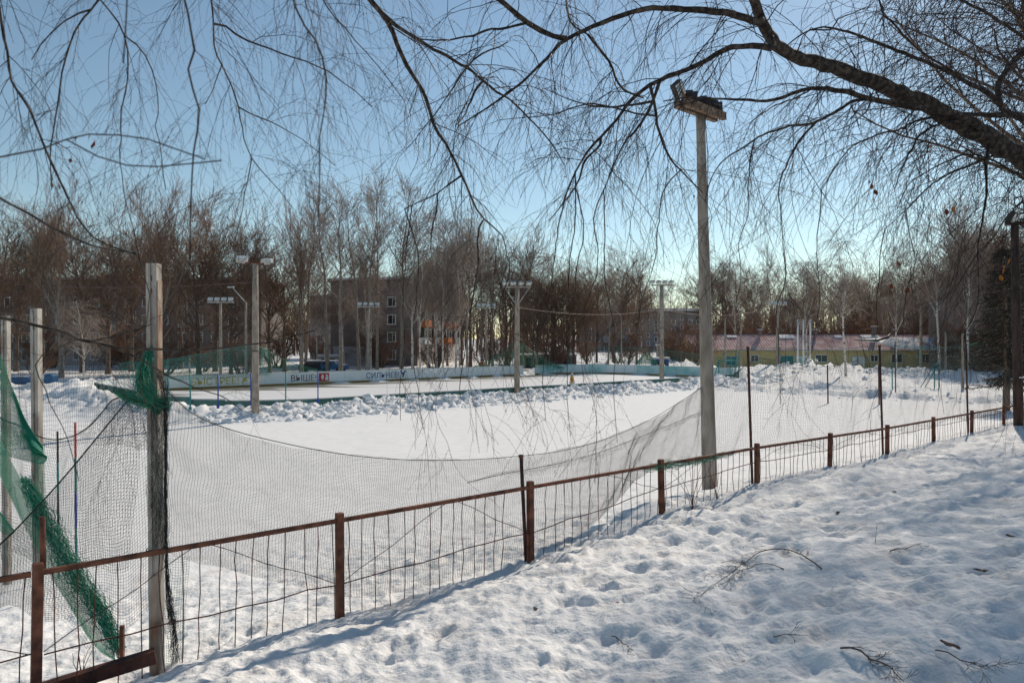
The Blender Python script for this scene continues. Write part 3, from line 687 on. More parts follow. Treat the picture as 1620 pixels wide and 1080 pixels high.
# ------------------------------------------------------------------ nets (real cords)
def resample(P, n):
    P = np.asarray(P, float); d = np.concatenate([[0], np.cumsum(np.linalg.norm(np.diff(P, axis=0), axis=1))]); t = np.linspace(0, d[-1], n)
    # smooth interpolation through the points (Catmull-Rom-like by dense cosine blend)
    return np.stack([np.interp(t, d, P[:, k]) for k in range(3)], 1)
def smooth(P, it=2):
    P = np.asarray(P, float)
    for _ in range(it):
        Q = [P[0]]
        for a, b in zip(P[:-1], P[1:]): Q += [a * .75 + b * .25, a * .25 + b * .75]
        Q.append(P[-1]); P = np.array(Q)
    return P
def net(name, top, bot, cell, r, m, label, cat='net', group=None, ripple=.03, rope=None, rippleY=None, seed=0, shear=0.0, jag=0.0, cells_h=None, proj=False):
    top = smooth(top); bot = smooth(bot)
    L = max(np.linalg.norm(np.diff(top, axis=0), axis=1).sum(), np.linalg.norm(np.diff(bot, axis=0), axis=1).sum())
    NX = max(3, int(L / cell)); T = resample(top, NX); B = resample(bot, NX)
    if proj:      # keep the cords upright: pair both edges by their place along the span
        mid_ = (top + bot) / 2; dd = np.concatenate([[0], np.cumsum(np.linalg.norm(np.diff(mid_, axis=0), axis=1))]); tt = np.linspace(0, dd[-1], NX)
        T = np.stack([np.interp(tt, dd, top[:, k]) for k in range(3)], 1); B = np.stack([np.interp(tt, dd, bot[:, k]) for k in range(3)], 1)
    H = np.linalg.norm(T - B, axis=1); NY = cells_h or max(3, int(H.max() / cell))
    f = np.linspace(0, 1, NY)[:, None, None]
    idx = np.clip(np.arange(NX)[None, :] + shear * NX * 0, 0, NX - 1)
    G = T[None] * (1 - f) + B[None] * f        # NY,NX,3
    a = np.arange(NX)[None, :] * cell; b = f[:, :, 0] * H.mean()
    rp = (fbm(a*1.3 + b*.4 + 0*a, b*.9 + 0*a, seed, 3) * 2 + .6*np.sin(a*2.1 + b*1.5 + seed)) * ripple * np.sin(np.pi * np.clip(f[:, :, 0], .04, .96))**.5
    nrm = np.cross(np.array([0, 0, 1.0]), (T[-1] - T[0]) / np.linalg.norm(T[-1] - T[0])); nrm /= np.linalg.norm(nrm)
    G = G + rp[:, :, None] * nrm
    G[:, :, 2] += fbm(a*2 + 5 + 0*b, b*2 + 0*a, seed + 7, 3) * cell * 1.6
    al = fbm(a*2 + 50 + 0*b, b*2 + 3 + 0*a, seed + 9, 3) * cell * 1.6
    G += al[:, :, None] * (T[-1] - T[0]) / np.linalg.norm(T[-1] - T[0])
    root = empty(name, tuple(T[0]), 0, label, cat, group)
    t = Tubes(3)
    t.add(G, np.full((NY, NX), r)); t.add(G.transpose(1, 0, 2), np.full((NX, NY), r))
    me = t.mesh('mesh_cords', m, False); o = link('mesh_cords', me, root, -Vector(T[0])); 
    if rope is not None:
        link('edge_rope', tube_mesh('edge_rope', T[::max(1, NX // 60)], rope, m, 5), root, -Vector(T[0]))
    return root
def fY(x, s=0.1):      # distance of the fence line (plus s beyond it) along the ray through pixel column x
    # point fence_pt(n)+FN*s with X/Y=(x-810)/F
    k = (x - 810) / F; p0 = fence_pt(0) + FN * s
    t = (k * p0[1] - p0[0]) / (FD[0] - k * FD[1]); return p0[1] + t * FD[1]
def fl(L, s=0.1):
    return [at(x, y, fY(x, (s if len(q) < 1 else q[0]))) for x, y, *q in L]
# long sagging net between the thick concrete post and the big lamp pole
top = fl([(253, 606, .1), (300, 655, .12), (350, 675, .15), (400, 690, .2), (500, 712, .2), (600, 726, .2), (720, 729, .2), (843, 720, .12), (900, 711, .2), (960, 695, .4), (1030, 664, .9), (1075, 636, 1.5), (1112, 612, 2.0)])
bot = fl([(257, 872), (300, 882), (350, 893), (400, 909), (500, 938), (600, 946), (720, 914), (843, 878), (900, 856), (955, 815), (1012, 752), (1060, 735), (1118, 727)])
net('safety_net', top, bot, .031, .00115, M['net_dark'], 'long sagging dark safety net between the thick concrete post and the tall lamp pole', rope=.004, ripple=.05, seed=2, proj=True)
# a fold hanging inside it
top = fl([(740, 762, .22), (790, 751, .22), (850, 739, .25), (900, 730, .3), (960, 712, .45), (1030, 684, .9), (1112, 650, 1.85)])
bot = fl([(740, 763, .22), (790, 754, .22), (850, 745, .25), (900, 738, .3), (960, 722, .45), (1030, 692, .9), (1112, 655, 1.85)])
net('net_fold', top, bot, .03, .0010, M['net_dark'], 'gathered fold of dark netting running up to the tall lamp pole', ripple=.01, rope=.003, seed=5, cells_h=4, proj=True)
# right-hand net beyond the lamp pole
top = fl([(1134, 612, 1.9), (1165, 592, 1.0), (1195, 562, .1), (1240, 574, .1), (1300, 582, .1), (1350, 574, .1), (1403, 551, .1), (1440, 566, .1), (1480, 572, .1), (1533, 556, .1), (1570, 577, .1), (1611, 588, .1)])
bot = fl([(1134, 727, .3), (1165, 718, .1), (1198, 712, .08), (1245, 716, .1), (1300, 710, .1), (1350, 702, .1), (1400, 676, .1), (1440, 688, .1), (1480, 668), (1533, 662), (1570, 664), (1611, 642)])
net('safety_net', top, bot, .05, .0013, M['net_dark'], 'dark safety net stretched between the tall thin posts at the right', rope=.004, ripple=.05, seed=8, proj=True)
# green tangle wrapped along the rail between two posts and short green net below the rail
def tangle(name, P, R, m, label, n=700, r=.002, seed=0, cat='netting'):
    """a bunched-up net: many short cords wandering round a path"""
    P = smooth(P, 1); rg = np.random.default_rng(seed); root = empty(name, tuple(P[0]), 0, label, cat)
    d = np.concatenate([[0], np.cumsum(np.linalg.norm(np.diff(P, axis=0), axis=1))])
    K = 9; t0 = rg.uniform(0, d[-1], n); ln = rg.uniform(.08, .3, n)
    tt = np.clip(t0[:, None] + np.linspace(0, 1, K)[None] * ln[:, None] * rg.choice([-1, 1], (n, 1)), 0, d[-1])
    C_ = np.stack([np.interp(tt, d, P[:, k]) for k in range(3)], -1)
    Rr = np.interp(tt, d, np.broadcast_to(np.linspace(0, 1, len(P)) * 0 + np.interp(np.linspace(0, 1, len(P)), np.linspace(0, 1, len(R)), R), (len(P),)))
    o0 = rg.normal(0, .6, (n, 1, 3)); o1 = np.cumsum(rg.normal(0, .22, (n, K, 3)), 1)
    Q = C_ + (o0 + o1) * Rr[..., None]
    t = Tubes(3); t.add(Q, np.full((n, K), r)); link('tangled_cords', t.mesh('tangled_cords', m, False), root, -Vector(P[0])); return root
tangle('net_wrap', fl([(1020, 742, .02), (1050, 737, .0), (1090, 733, .02), (1130, 722, .02), (1160, 716, .02)]), [.015, .05, .03, .035, .02], M['net_green'], 'green netting wound round the top rail in front of the tall lamp pole', 420, .0022, 3)
tangle('hanging_net_bunch', fl([(238, 552, .06), (228, 580, .0), (222, 612, .0), (236, 622, -.04), (249, 650, .0)], .05), [.012, .03, .045, .035, .02], M['net_green'], 'bright green bunched netting hanging off the top of the thick concrete post', 480, .0016, 4)
tangle('hanging_net_bunch', fl([(186, 620, .06), (200, 626, .06), (222, 636, .06), (244, 634, .0), (262, 640, .0)], .05), [.012, .025, .035, .035, .03], M['net_green'], 'green knot of netting pulled sideways left of the thick concrete post', 330, .0016, 6)
tangle('hanging_net_bunch', fl([(252, 590, -.06), (262, 612, -.04), (262, 700, -.03), (262, 860, -.02), (266, 940, .03), (276, 1000, .03), (278, 1055, .03)]), [.02, .02, .008, .008, .015, .022, .026], M['net_dark'], 'dark rope of netting tied down the right side of the thick concrete post', 700, .0012, 7)
tangle('net_wrap', fl([(246, 618, -.03), (249, 700, -.03), (251, 780, -.03), (252, 860, -.02)]), [.05, .05, .05, .045], M['net_dark'], 'grey netting wrapped loosely round the middle of the thick concrete post', 420, .0009, 9)
top = fl([(262, 880), (280, 884), (298, 882)]); bot = fl([(262, 1062), (276, 1066), (290, 1050)])
net('net_tail', top, bot, .02, .0013, M['net_green'], 'narrow torn tail of green net hanging below the rail by the concrete post', ripple=.04, seed=11)
# nets on the left of the concrete post
top = [at(233, 610, 5.85), at(206, 628, 5.8), at(170, 672, 5.7), at(100, 757, 5.5), at(40, 822, 5.3), at(0, 862, 5.2), at(-80, 930, 5.0)]
bot = [at(242, 960, 5.8), at(225, 975, 5.75), at(196, 998, 5.75), at(150, 965, 5.6), at(75, 978, 5.5), at(20, 950, 5.3), at(-80, 1010, 5.0)]
net('safety_net', top, bot, .026, .0012, M['net_dark'], 'dense dark net falling from the concrete post down to the left behind the fence', rope=.006, ripple=.06, seed=14)
top = [at(215, 630, 6.3), at(181, 626, 6.4), at(160, 655, 6.5), at(132, 684, 6.7), at(92, 697, 7.0), at(62, 692, 7.3), at(36, 674, 7.5), at(0, 663, 7.8), at(-60, 620, 8)]
bot = [at(205, 900, 6.3), at(181, 905, 6.4), at(160, 900, 6.5), at(132, 900, 6.7), at(92, 890, 7.0), at(62, 890, 7.3), at(36, 880, 7.5), at(0, 870, 7.8), at(-60, 860, 8)]
net('safety_net', top, bot, .035, .0013, M['net_dark'], 'net hanging in a deep curve between the concrete posts at the left', rope=.006, ripple=.05, seed=17)
top = [at(240, 600, 5.9), at(180, 570, 7.2), at(130, 560, 8.2), at(60, 566, 8.6), at(8, 572, 10.2), at(-60, 560, 10.5)]
bot = [at(240, 720, 5.9), at(180, 700, 7.2), at(130, 705, 8.2), at(60, 712, 8.6), at(8, 700, 10.2), at(-60, 690, 10.5)]
net('safety_net', top, bot, .055, .0014, M['net_dark'], 'wide-meshed net strung level between the slender concrete posts in front of the dark shrubs', rope=.003, ripple=.04, seed=19)
# bright green fine netting
top = [at(-60, 520, 6.6), at(-10, 540, 6.6), at(6, 575, 6.6), at(18, 610, 6.6), at(30, 650, 6.6), at(48, 682, 6.6), at(66, 706, 6.6)]
bot = [at(-70, 740, 6.5), at(-30, 730, 6.5), at(-10, 722, 6.5), at(4, 720, 6.5), at(18, 724, 6.5), at(40, 730, 6.5), at(66, 735, 6.5)]
net('fine_green_netting', top, bot, .018, .0018, M['net_bright'], 'sheet of bright green fine netting at the left edge', ripple=.12, seed=23)
top = [at(60, 700, 7.2), at(66, 700, 7.2), at(72, 702, 7.2)]; bot = [at(58, 845, 7.0), at(64, 845, 7.0), at(72, 845, 7.0)]
net('fine_green_netting', top, bot, .012, .0018, M['net_bright'], 'narrow strip of green netting in front of the slender concrete post', ripple=.02, seed=24)
def band(pts, wd, m, label, seed):
    T = [at(x, y, Y) for x, y, Y in pts]; Bp = [at(x + wd[i][0], y + wd[i][1], Y) for i, (x, y, Y) in enumerate(pts)]
    net('fine_green_netting', T, Bp, .010, .0019, m, label, ripple=.03, seed=seed)
band([(-30, 640, 6.2), (22, 735, 6.1), (60, 810, 6.0), (100, 880, 5.95), (140, 940, 5.9), (172, 985, 5.85), (190, 1008, 5.8)], [(-22, 20), (-22, 14), (-26, 10), (-32, 12), (-30, 16), (-20, 40), (-5, 35)], M['net_bright'], 'diagonal rolled band of bright green netting sloping down behind the fence', 31)
band([(-60, 730, 6.2), (0, 815, 6.1), (20, 838, 6.0)], [(-10, 20), (-8, 24), (-6, 10)], M['net_bright'], 'short green strip of netting at the left edge below the diagonal band', 33)
tangle('net_wrap', [at(40, 760, 6.02), at(90, 858, 5.96), at(150, 950, 5.9), at(188, 1030, 5.78)], [.03, .05, .05, .03], M['net_bright'], 'crumpled green netting lying along the diagonal band', 900, .002, 12)
top = [at(0, 812, 5.9), at(60, 850, 5.9), at(110, 905, 5.8), at(160, 985, 5.8)]; bot = [at(0, 880, 5.9), at(50, 925, 5.9), at(100, 985, 5.8), at(150, 1040, 5.8)]
net('safety_net', top, bot, .03, .001, M['net_green'], 'thin loose green net sagging under the diagonal band', ripple=.04, seed=35)
# marker poles in the snow at the left (banded red, blue, teal)
for x, y0, y1, Y, lab, cols in ((119, 668, 790, 11.5, 'thin marker stick banded red, teal and blue behind the left nets', ['ink_r', 'tealp', 'blue', 'tealp', 'dark']), (91, 682, 760, 12.2, 'thin dark and teal marker stick left of the red-topped one', ['dark', 'tealp', 'dark', 'tealp', 'tealp'])):
    t = at(x, y0, Y); b = at(x + 2, y1, Y); b[2] = min(b[2], gz(b[0], b[1]) - .1); e = empty('marker_stick', tuple(b), 0, lab, 'stick'); b_ = b.copy()
    for k in range(5):
        p = t + (b_ - t) * k / 5 - b_; q = t + (b_ - t) * (k + 1) / 5 - b_
        link('colour_band', tube_mesh('colour_band', [p, q], .017, M[cols[k]], 7), e)

# nets of the rink: hung from the light poles, drooping in triangles; netting over the far side
def rinknet(pts_t, pts_b, label, cell=.16, r=.008, seed=0, m=None):
    net('rink_net', pts_t, pts_b, cell, r, m or M['net_teal'], label, ripple=.15, rope=.022, seed=seed)
A_ = lambda x, y, Y: at(x, y, Y)
rinknet([A_(190, 574, 58), A_(250, 572, 58), A_(300, 563, 58), A_(350, 555, 60), A_(398, 545, 62), A_(425, 552, 64)], [A_(190, 600, 58), A_(250, 600, 58), A_(300, 600, 58), A_(350, 598, 60), A_(398, 596, 62), A_(425, 594, 64)], 'dark green net hung above the far boards over the letters БЫСТРЕЕ', .13, .013, 41)
rinknet([A_(412, 549, 66), A_(440, 565, 67), A_(480, 580, 68), A_(515, 587, 70)], [A_(412, 594, 66), A_(440, 593, 67), A_(480, 591, 68), A_(515, 589, 70)], 'green net drooping in a triangle onto the boards above the word ВЫШЕ', .16, .010, 42, M['net_green'])
rinknet([A_(740, 585, 84), A_(775, 570, 85), A_(800, 552, 85), A_(812, 543, 86), A_(824, 542, 86), A_(850, 560, 86), A_(870, 574, 87), A_(890, 580, 88)], [A_(740, 586, 84), A_(775, 582, 85), A_(800, 581, 85), A_(812, 581, 86), A_(824, 580, 86), A_(850, 580, 86), A_(870, 581, 87), A_(890, 582, 88)], 'tent-shaped green net peaked at the light pole by the gap in the boards', .16, .010, 43, M['net_green'])
rinknet([A_(818, 543, 86), A_(816, 560, 86), A_(812, 580, 86)], [A_(830, 543, 86), A_(828, 560, 86), A_(822, 580, 86)], 'bunched green net hanging beside the light pole at the gap', .09, .012, 44, M['net_green'])
rinknet([A_(930, 549, 97), A_(980, 549, 95), A_(1040, 552, 92), A_(1100, 560, 86), A_(1150, 568, 80)], [A_(930, 576, 97), A_(980, 576, 95), A_(1040, 580, 92), A_(1100, 586, 86), A_(1150, 590, 80)], 'faint teal net over the boards left of the tall lamp pole', .22, .008, 45)
rinknet([A_(1008, 572, 99), A_(1022, 556, 99), A_(1032, 566, 99), A_(1040, 573, 99)], [A_(1008, 576, 99), A_(1022, 576, 99), A_(1032, 576, 99), A_(1040, 576, 99)], 'small peaked heap of green netting behind the snow pile', .1, .02, 46, M['net_green'])
rinknet([A_(1140, 560, 76), A_(1200, 548, 74), A_(1300, 556, 70), A_(1400, 545, 66), A_(1500, 552, 62), A_(1560, 540, 60)], [A_(1140, 596, 76), A_(1200, 586, 74), A_(1300, 588, 70), A_(1400, 592, 66), A_(1500, 590, 62), A_(1560, 590, 60)], 'thin teal net strung across the snow in front of the yellow house', .24, .0065, 47)
# small goal frames
def goal(x, Y, wdt, h, m, label, az):
    b = at(x, 600, Y); z = gz(b[0], b[1]); e = empty('goal_frame', (b[0], b[1], z), az, label, 'goal')
    for s in (-1, 1): link('goal_post', tube_mesh('goal_post', [(s*wdt/2, 0, -.2), (s*wdt/2, 0, h)], .05, m, 6), e)
    link('crossbar', tube_mesh('crossbar', [(-wdt/2 - .05, 0, h), (wdt/2 + .05, 0, h)], .05, m, 6), e)
    for s in (-1, 1): link('back_stay', tube_mesh('back_stay', [(s*wdt/2, 0, h), (s*wdt/2, 1.1, -.1)], .035, m, 6), e)
goal(1482, 62, 1.0, 1.9, M['tealp'], 'small teal goal frame standing in the snow left of the short grey pole', .7)
goal(1150, 70, 1.8, 2.2, M['tealp'], 'teal goal frame behind the right corner of the rink boards', .3)
# ------------------------------------------------------------------ buildings
def window_set(parent, pts, az, kinds, wm=None):
    """pts: local (x, z, type); windows stand on the face y=0 looking to -y"""
    fr, gl, mu = kinds
    for (x, z) in pts:
        o = link('window', fr, parent, (x, 0, z)); link('pane', gl, o); link('mullion', mu, o)
M['curtain'] = mat('curtained_pane', (0.20, 0.20, 0.19), .3); M['curtain2'] = mat('bluish_pane', (0.10, 0.12, 0.14), .2)
def win_meshes(wd, ht, y=-.02):
    t = .15
    fr = box_mesh('window_frame', [(-wd/2, y, 0, t, .1, ht), (wd/2, y, 0, t, .1, ht), (0, y, ht/2, wd + t, .1, t), (0, y - .04, -ht/2 - .04, wd + .25, .2, t)], M['white'])
    gl = box_mesh('pane', [(0, y + .02, 0, wd - t, .02, ht - t/2)], M['glass'])
    mu = box_mesh('mullion', [(wd*.12, y - .01, 0, .07, .06, ht - .1), (wd*.31, y - .01, ht*.22, wd*.34, .06, .06)], M['white'])
    return fr, gl, mu
WM = win_meshes(1.35, 1.45); WS = win_meshes(.9, 1.4)
def block(name, loc, az, L, D, H, label, wall, floors, plinth=None, cols=None, snow=True, skip=0.0, seed=0, flip=False, roofm='dark'):
    R = random.Random(seed)
    e = empty(name, loc, az, label, 'building')
    link('wall', box_mesh('wall', [(0, D/2, H/2, L, D, H)], M[wall]), e)
    if plinth: link('plinth', box_mesh('plinth', [(0, D/2, 1.5, L + .12, D + .12, 3.0)], M[plinth]), e)
    link('roof', box_mesh('roof', [(0, D/2, H + .12, L + .8, D + .8, .24)], M[roofm]), e)
    if snow: link('roof_snow', box_mesh('roof_snow', [(0, D/2, H + .24 + .2 * (2.2 if loc[1] > 200 else 1), L + .95, D + .95, .4 * (2.2 if loc[1] > 200 else 1))], M['snow'], .08), e)
    for i in range(max(1, int(L / 12))):
        x = -L/2 + 5 + i * 12; 
        if x > L/2 - 3: break
        link('chimney', box_mesh('chimney', [(x, D*.4, H + .9, .9, .7, 1.2)], M['wall_brown']), e)
    cols = cols or [(-L/2 + 2 + 2.75 * i, i % 4 == 3) for i in range(int((L - 2) / 2.75))]
    y0 = -.06 if plinth else 0
    for f in range(floors):
        for (x, stair) in cols:
            if R.random() < skip: continue
            z = 1.9 + f * 2.8 + (1.4 if stair else 0)
            if z > H - 1: continue
            k = WS if stair else WM
            o = link('window', k[0], e, (x, -.07, z)); pn = link('pane', k[1], o); link('mullion', k[2], o)
            if R.random() < .4: pn.material_slots[0].link = 'OBJECT'; pn.material_slots[0].material = M['curtain'] if R.random() < .6 else M['curtain2']
    for f in range(1, floors): link('panel_joint', box_mesh('panel_joint', [(0, -.004, f * 2.8 + .35, L - .1, .02, .07)], M['concrete']), e)
    for i in range(int(L / 5.5)): link('panel_joint', box_mesh('panel_joint', [(-L/2 + .6 + 5.5 * i, -.006, H/2 + 1.5, .07, .02, H - 3.3)], M['concrete']), e)
    return e
def balconies(e, L, D, H, floors, xs, lit, zfirst=1):
    for f in range(zfirst, floors):
        for i, x in enumerate(xs):
            c = lit[(f * 3 + i * 5) % len(lit)]
            o = link('balcony', box_mesh('balcony', [(x, -.55, .75 + f*2.8 + .55, 2.9, 1.0, 1.05), (x, -.6, .75 + f*2.8, 3.0, 1.2, .12)], M[c]), e)
            link('balcony_glazing', box_mesh('balcony_glazing', [(x, -.5, .75 + f*2.8 + 1.75, 2.8, .9, 1.25)], M['glass']), o)
            link('balcony_frame', box_mesh('balcony_frame', [(x - 1.4, -.96, .75 + f*2.8 + 1.75, .08, .06, 1.3), (x, -.96, .75 + f*2.8 + 1.75, .08, .06, 1.3), (x + 1.4, -.96, .75 + f*2.8 + 1.75, .08, .06, 1.3), (x, -.96, .75 + f*2.8 + 2.4, 2.9, .06, .1)], M['white']), o)
e = block('apartment_building', (-68, 116, 0), 0.0, 56, 12, 13.6, 'long dark grey five-storey apartment block with white-framed windows at the left', 'wall_grey', 5, 'wall_pale', seed=1)
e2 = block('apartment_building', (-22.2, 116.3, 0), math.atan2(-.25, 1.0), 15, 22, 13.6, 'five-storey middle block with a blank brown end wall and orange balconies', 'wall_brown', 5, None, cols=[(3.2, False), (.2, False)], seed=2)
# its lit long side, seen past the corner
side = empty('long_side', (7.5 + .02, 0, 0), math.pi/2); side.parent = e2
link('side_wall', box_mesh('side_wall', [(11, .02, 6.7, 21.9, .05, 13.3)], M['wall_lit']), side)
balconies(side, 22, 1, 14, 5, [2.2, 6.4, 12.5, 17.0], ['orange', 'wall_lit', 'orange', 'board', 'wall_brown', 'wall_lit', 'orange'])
for f in range(5):
    for x in (4.3, 9.5, 14.8, 20.3):
        o = link('window', WM[0], side, (x, -.02, 1.9 + f * 2.8)); link('pane', WM[1], o); link('mullion', WM[2], o)
link('entrance_extension', box_mesh('entrance_extension', [(-2.5, -1.2, 1.6, 6.5, 2.4, 3.2)], M['wall_pale']), e2)
block('apartment_building', (44, 236, 0), 0.05, 42, 12, 13.6, 'distant grey apartment block behind the trees with a thin white roof edge', 'wall_grey', 5, None, seed=3, skip=.3)
block('apartment_building', (-31.5, 150, 0), 0.1, 20, 12, 13.0, 'half hidden pale block between the left block and the one with orange balconies', 'wall_lit', 5, None, seed=4, skip=.2)
e = block('brick_building', (63.5 + 9, 93, 0), -0.1, 24, 14, 12.8, 'dark brown brick building hidden behind branches at the right edge', 'wall_brown', 4, None, seed=5, skip=.2, snow=False)
# yellow single-storey house with a long faded red roof
ye = empty('yellow_house', (46.2, 110, 0), 0, 'long single-storey yellow house with a faded pinkish red roof and teal doors', 'house')
YL = 37.2
link('wall', box_mesh('wall', [(0, 4, 1.45, YL, 8, 2.9)], M['yellow']), ye)
V = []; Q = []; nr = 186
for i in range(nr + 1):      # corrugated slate
    x = -YL/2 - .4 + (YL + .8) * i / nr; dz = .035 if i % 2 else -.02
    V += [(x, -.6, 2.72 + dz), (x, 4, 5.15 + dz), (x, 8.6, 2.72 + dz)]
for i in range(nr): Q += [[3*i, 3*i+3, 3*i+4, 3*i+1], [3*i+1, 3*i+4, 3*i+5, 3*i+2]]
link('roof', mesh_np('roof', V, np.array(Q), M['roofpink']), ye)
V = [(-YL/2, 0, 2.85), (-YL/2, 8, 2.85), (-YL/2, 4, 5.0), (YL/2, 0, 2.85), (YL/2, 8, 2.85), (YL/2, 4, 5.0)]
link('gable', mesh_np('gable', V, np.array([[0, 2, 1], [3, 4, 5]]), M['yellow']), ye)
link('ridge_cap', box_mesh('ridge_cap', [(0, 4, 5.2, YL + .8, .3, .09)], M['rust']), ye)
link('gutter', tube_mesh('gutter', [(-YL/2, -.66, 2.66), (YL/2, -.66, 2.64)], .06, M['steel'], 6), ye)
for gx in (-18.2, -6, 6, 18.2): link('downpipe', tube_mesh('downpipe', [(gx, -.6, 2.62), (gx, -.12, 2.3), (gx, -.12, .2)], .05, M['steel'], 6), ye)
for gx, gw, gy in ((-12, 1.6, .35), (-3.5, 2.4, .6), (4.5, 1.2, .4), (9.5, 2.8, .5)): o = link('roof_snow', box_mesh('roof_snow', [(0, 0, 0, gw, gy * 2, .1)], M['snow'], .045), ye, (gx, 3.1, 4.78)); o.rotation_euler = (math.atan2(2.43, 4.6), 0, 0)
link('fascia', box_mesh('fascia', [(0, -.5, 2.66, YL + .6, .05, .16)], M['wall_brown']), ye)
for x, h in ((-15.3, 1.5), (-7.6, .8), (1.0, .8), (10.2, 1.3), (13.5, .8)):
    o = link('chimney', box_mesh('chimney', [(x, 3.2, 5.0 + h/2, .55, .55, h)], M['wall_brown']), ye)
    link('chimney_cap', box_mesh('chimney_cap', [(x, 3.2, 5.05 + h, .75, .75, .1)], M['snow']), o)
for x, w_, h_, mm in ((-18.0 + .8, 1.0, 1.6, 'glass'), (-13.0, 1.6, 1.3, 'tealp'), (-9.5, 1.2, 1.0, 'glass'), (-4.6, 2.0, 1.5, 'tealp'), (-2.2, 2.1, 1.4, 'board_teal'), (.6, 1.8, 1.1, 'glass'), (6.2, 2.0, 1.2, 'board'), (8.6, 1.1, 1.0, 'glass'), (12.0, 1.6, 1.3, 'glass'), (16.3, 1.2, 1.3, 'glass')):
    o = link('window' if mm == 'glass' else 'door', box_mesh('panel', [(0, -.03, 0, w_, .06, h_)], M[mm]), ye, (x, 0, 1.45 if mm == 'glass' else 1.1))
    link('frame', box_mesh('frame', [(0, -.05, h_/2, w_ + .2, .1, .1), (-w_/2, -.05, 0, .1, .1, h_), (w_/2, -.05, 0, .1, .1, h_), (0, -.05, -h_/2, w_ + .2, .1, .1), (0, -.07, 0, .06, .04, h_)], M['white'] if mm == 'glass' else M['cap']), o)
link('orange_panel', box_mesh('orange_panel', [(-17.1, -.06, 2.1, 2.6, .05, 1.1)], M['orange']), ye)
# blue and white porch roof at its right end
po = empty('porch_roof', (57.4, 107.2, 0), 0, 'blue and white sheeted porch roof covered with snow patches in front of the yellow house', 'porch')
V = [(-7.2, -1, 4.3), (-2.6, -1.6, 4.6), (4.0, -1.2, 4.5), (3.2, -3.6, 2.9), (-2.6, -3.6, 3.1), (-4.2, -2.5, 3.9)]
V2 = [(x, y, z - .12) for x, y, z in V]
M['bluewhite'] = mat('blue_white_sheeting', (0.24, 0.34, 0.46), .5, (0.70, 0.73, 0.76), .9, lo=.42, hi=.55)
link('sheeting', mesh_np('sheeting', V + V2, [np.array([[0, 5, 4, 1], [1, 4, 3, 2], [7, 10, 11, 6], [8, 9, 10, 7]]), np.array([[0, 1, 7, 6], [1, 2, 8, 7], [2, 3, 9, 8], [3, 4, 10, 9], [4, 5, 11, 10], [5, 0, 6, 11]])], M['bluewhite']), po)
for i in range(5): link('batten', box_mesh('batten', [(-2.0 + 1.3 * i, -2.5, 3.88, .07, 2.6, .08)], M['steel']), po); po.children[-1].rotation_euler = (0, 0, 0)
for x in (-2.4, .6, 3.0): link('post', tube_mesh('post', [(x, -3.4, 0), (x, -3.4, 3.0)], .07, M['tealp'], 6), po)
link('tear_edge', tube_mesh('tear_edge', [(-7.4, -1.2, 4.25), (-4.6, -2.2, 4.15), (-3.2, -2.4, 4.6), (-2.4, -1.6, 5.2)], [.05, .16, .2, .04], M['dark'], 6), po)
# low garages with snowy roofs behind the boards
def garage(loc, az, w_, d_, h_, wall, label, cat='garage'):
    e = empty('garage', loc, az, label, cat)
    link('wall', box_mesh('wall', [(0, d_/2, h_/2, w_, d_, h_)], M[wall]), e)
    link('door', box_mesh('door', [(0, -.03, h_*.42, w_*.6, .06, h_*.8)], M['dark']), e)
    link('roof_snow', box_mesh('roof_snow', [(0, d_/2, h_ + .13, w_ + .3, d_ + .3, .26)], M['snow'], .08), e)
def gat(x, Y): return ((x - 810) * Y / F, Y, 0)
garage(gat(846, 108), .1, 4.4, 5, 1.9, 'wall_grey', 'low grey shed with a snowy roof just right of the tent-shaped green net')
garage(gat(888, 112), .15, 4.8, 5, 1.8, 'wall_brown', 'low red-brown garage with a snowy roof behind the boards')
garage(gat(1072, 150), 0, 6.5, 6, 3.2, 'wall_grey', 'small dark shed with a bright snow roof below the distant grey block')
garage(gat(520, 108), .2, 3.2, 3, 1.8, 'wall_pale', 'small pale kiosk between the trunks left of the middle block')
garage(gat(1046, 104), 0, 2.2, 2, 1.5, 'blue', 'small blue shed peeking over the snow pile')
for x, lab in ((498, 'snow-covered dark parked car farther left behind the boards'), (524, 'snow-topped blue parked car beside the pale kiosk')):
    Y = 96; e = empty('parked_car', (*gat(x, Y)[:2], 0), .3 if x < 510 else -.2, lab, 'car')
    prof = [(-2.1, .35), (-2.1, .8), (-1.5, .9), (-.9, 1.35), (.7, 1.4), (1.3, .95), (2.1, .82), (2.15, .35)]
    V = [(a, -.8, b_) for a, b_ in prof] + [(a, .8, b_) for a, b_ in prof]; n = len(prof)
    Fs = [list(range(n)), list(range(n, 2*n))[::-1]] + [[i, i + n, (i+1) % n + n, (i+1) % n] for i in range(n)]
    me = bpy.data.meshes.new('body'); me.from_pydata(V, [], Fs); me.materials.append(M['dark'] if x < 510 else M['blueplastic']); link('body', me, e)
    link('windows', box_mesh('windows', [(-.1, 0, 1.13, 1.7, 1.64, .34)], M['glass'], .05), e)
    link('roof_snow', box_mesh('roof_snow', [(-.1, 0, 1.47, 1.9, 1.5, .2), (1.6, 0, .95, .9, 1.5, .12)], M['snow'], .07), e)
    for a in (-1.35, 1.35):
        for b_ in (-.75, .75): link('wheel', tube_mesh('wheel', [(a, b_ - .1, .32), (a, b_ + .1, .32)], .32, M['dark'], 12), e)
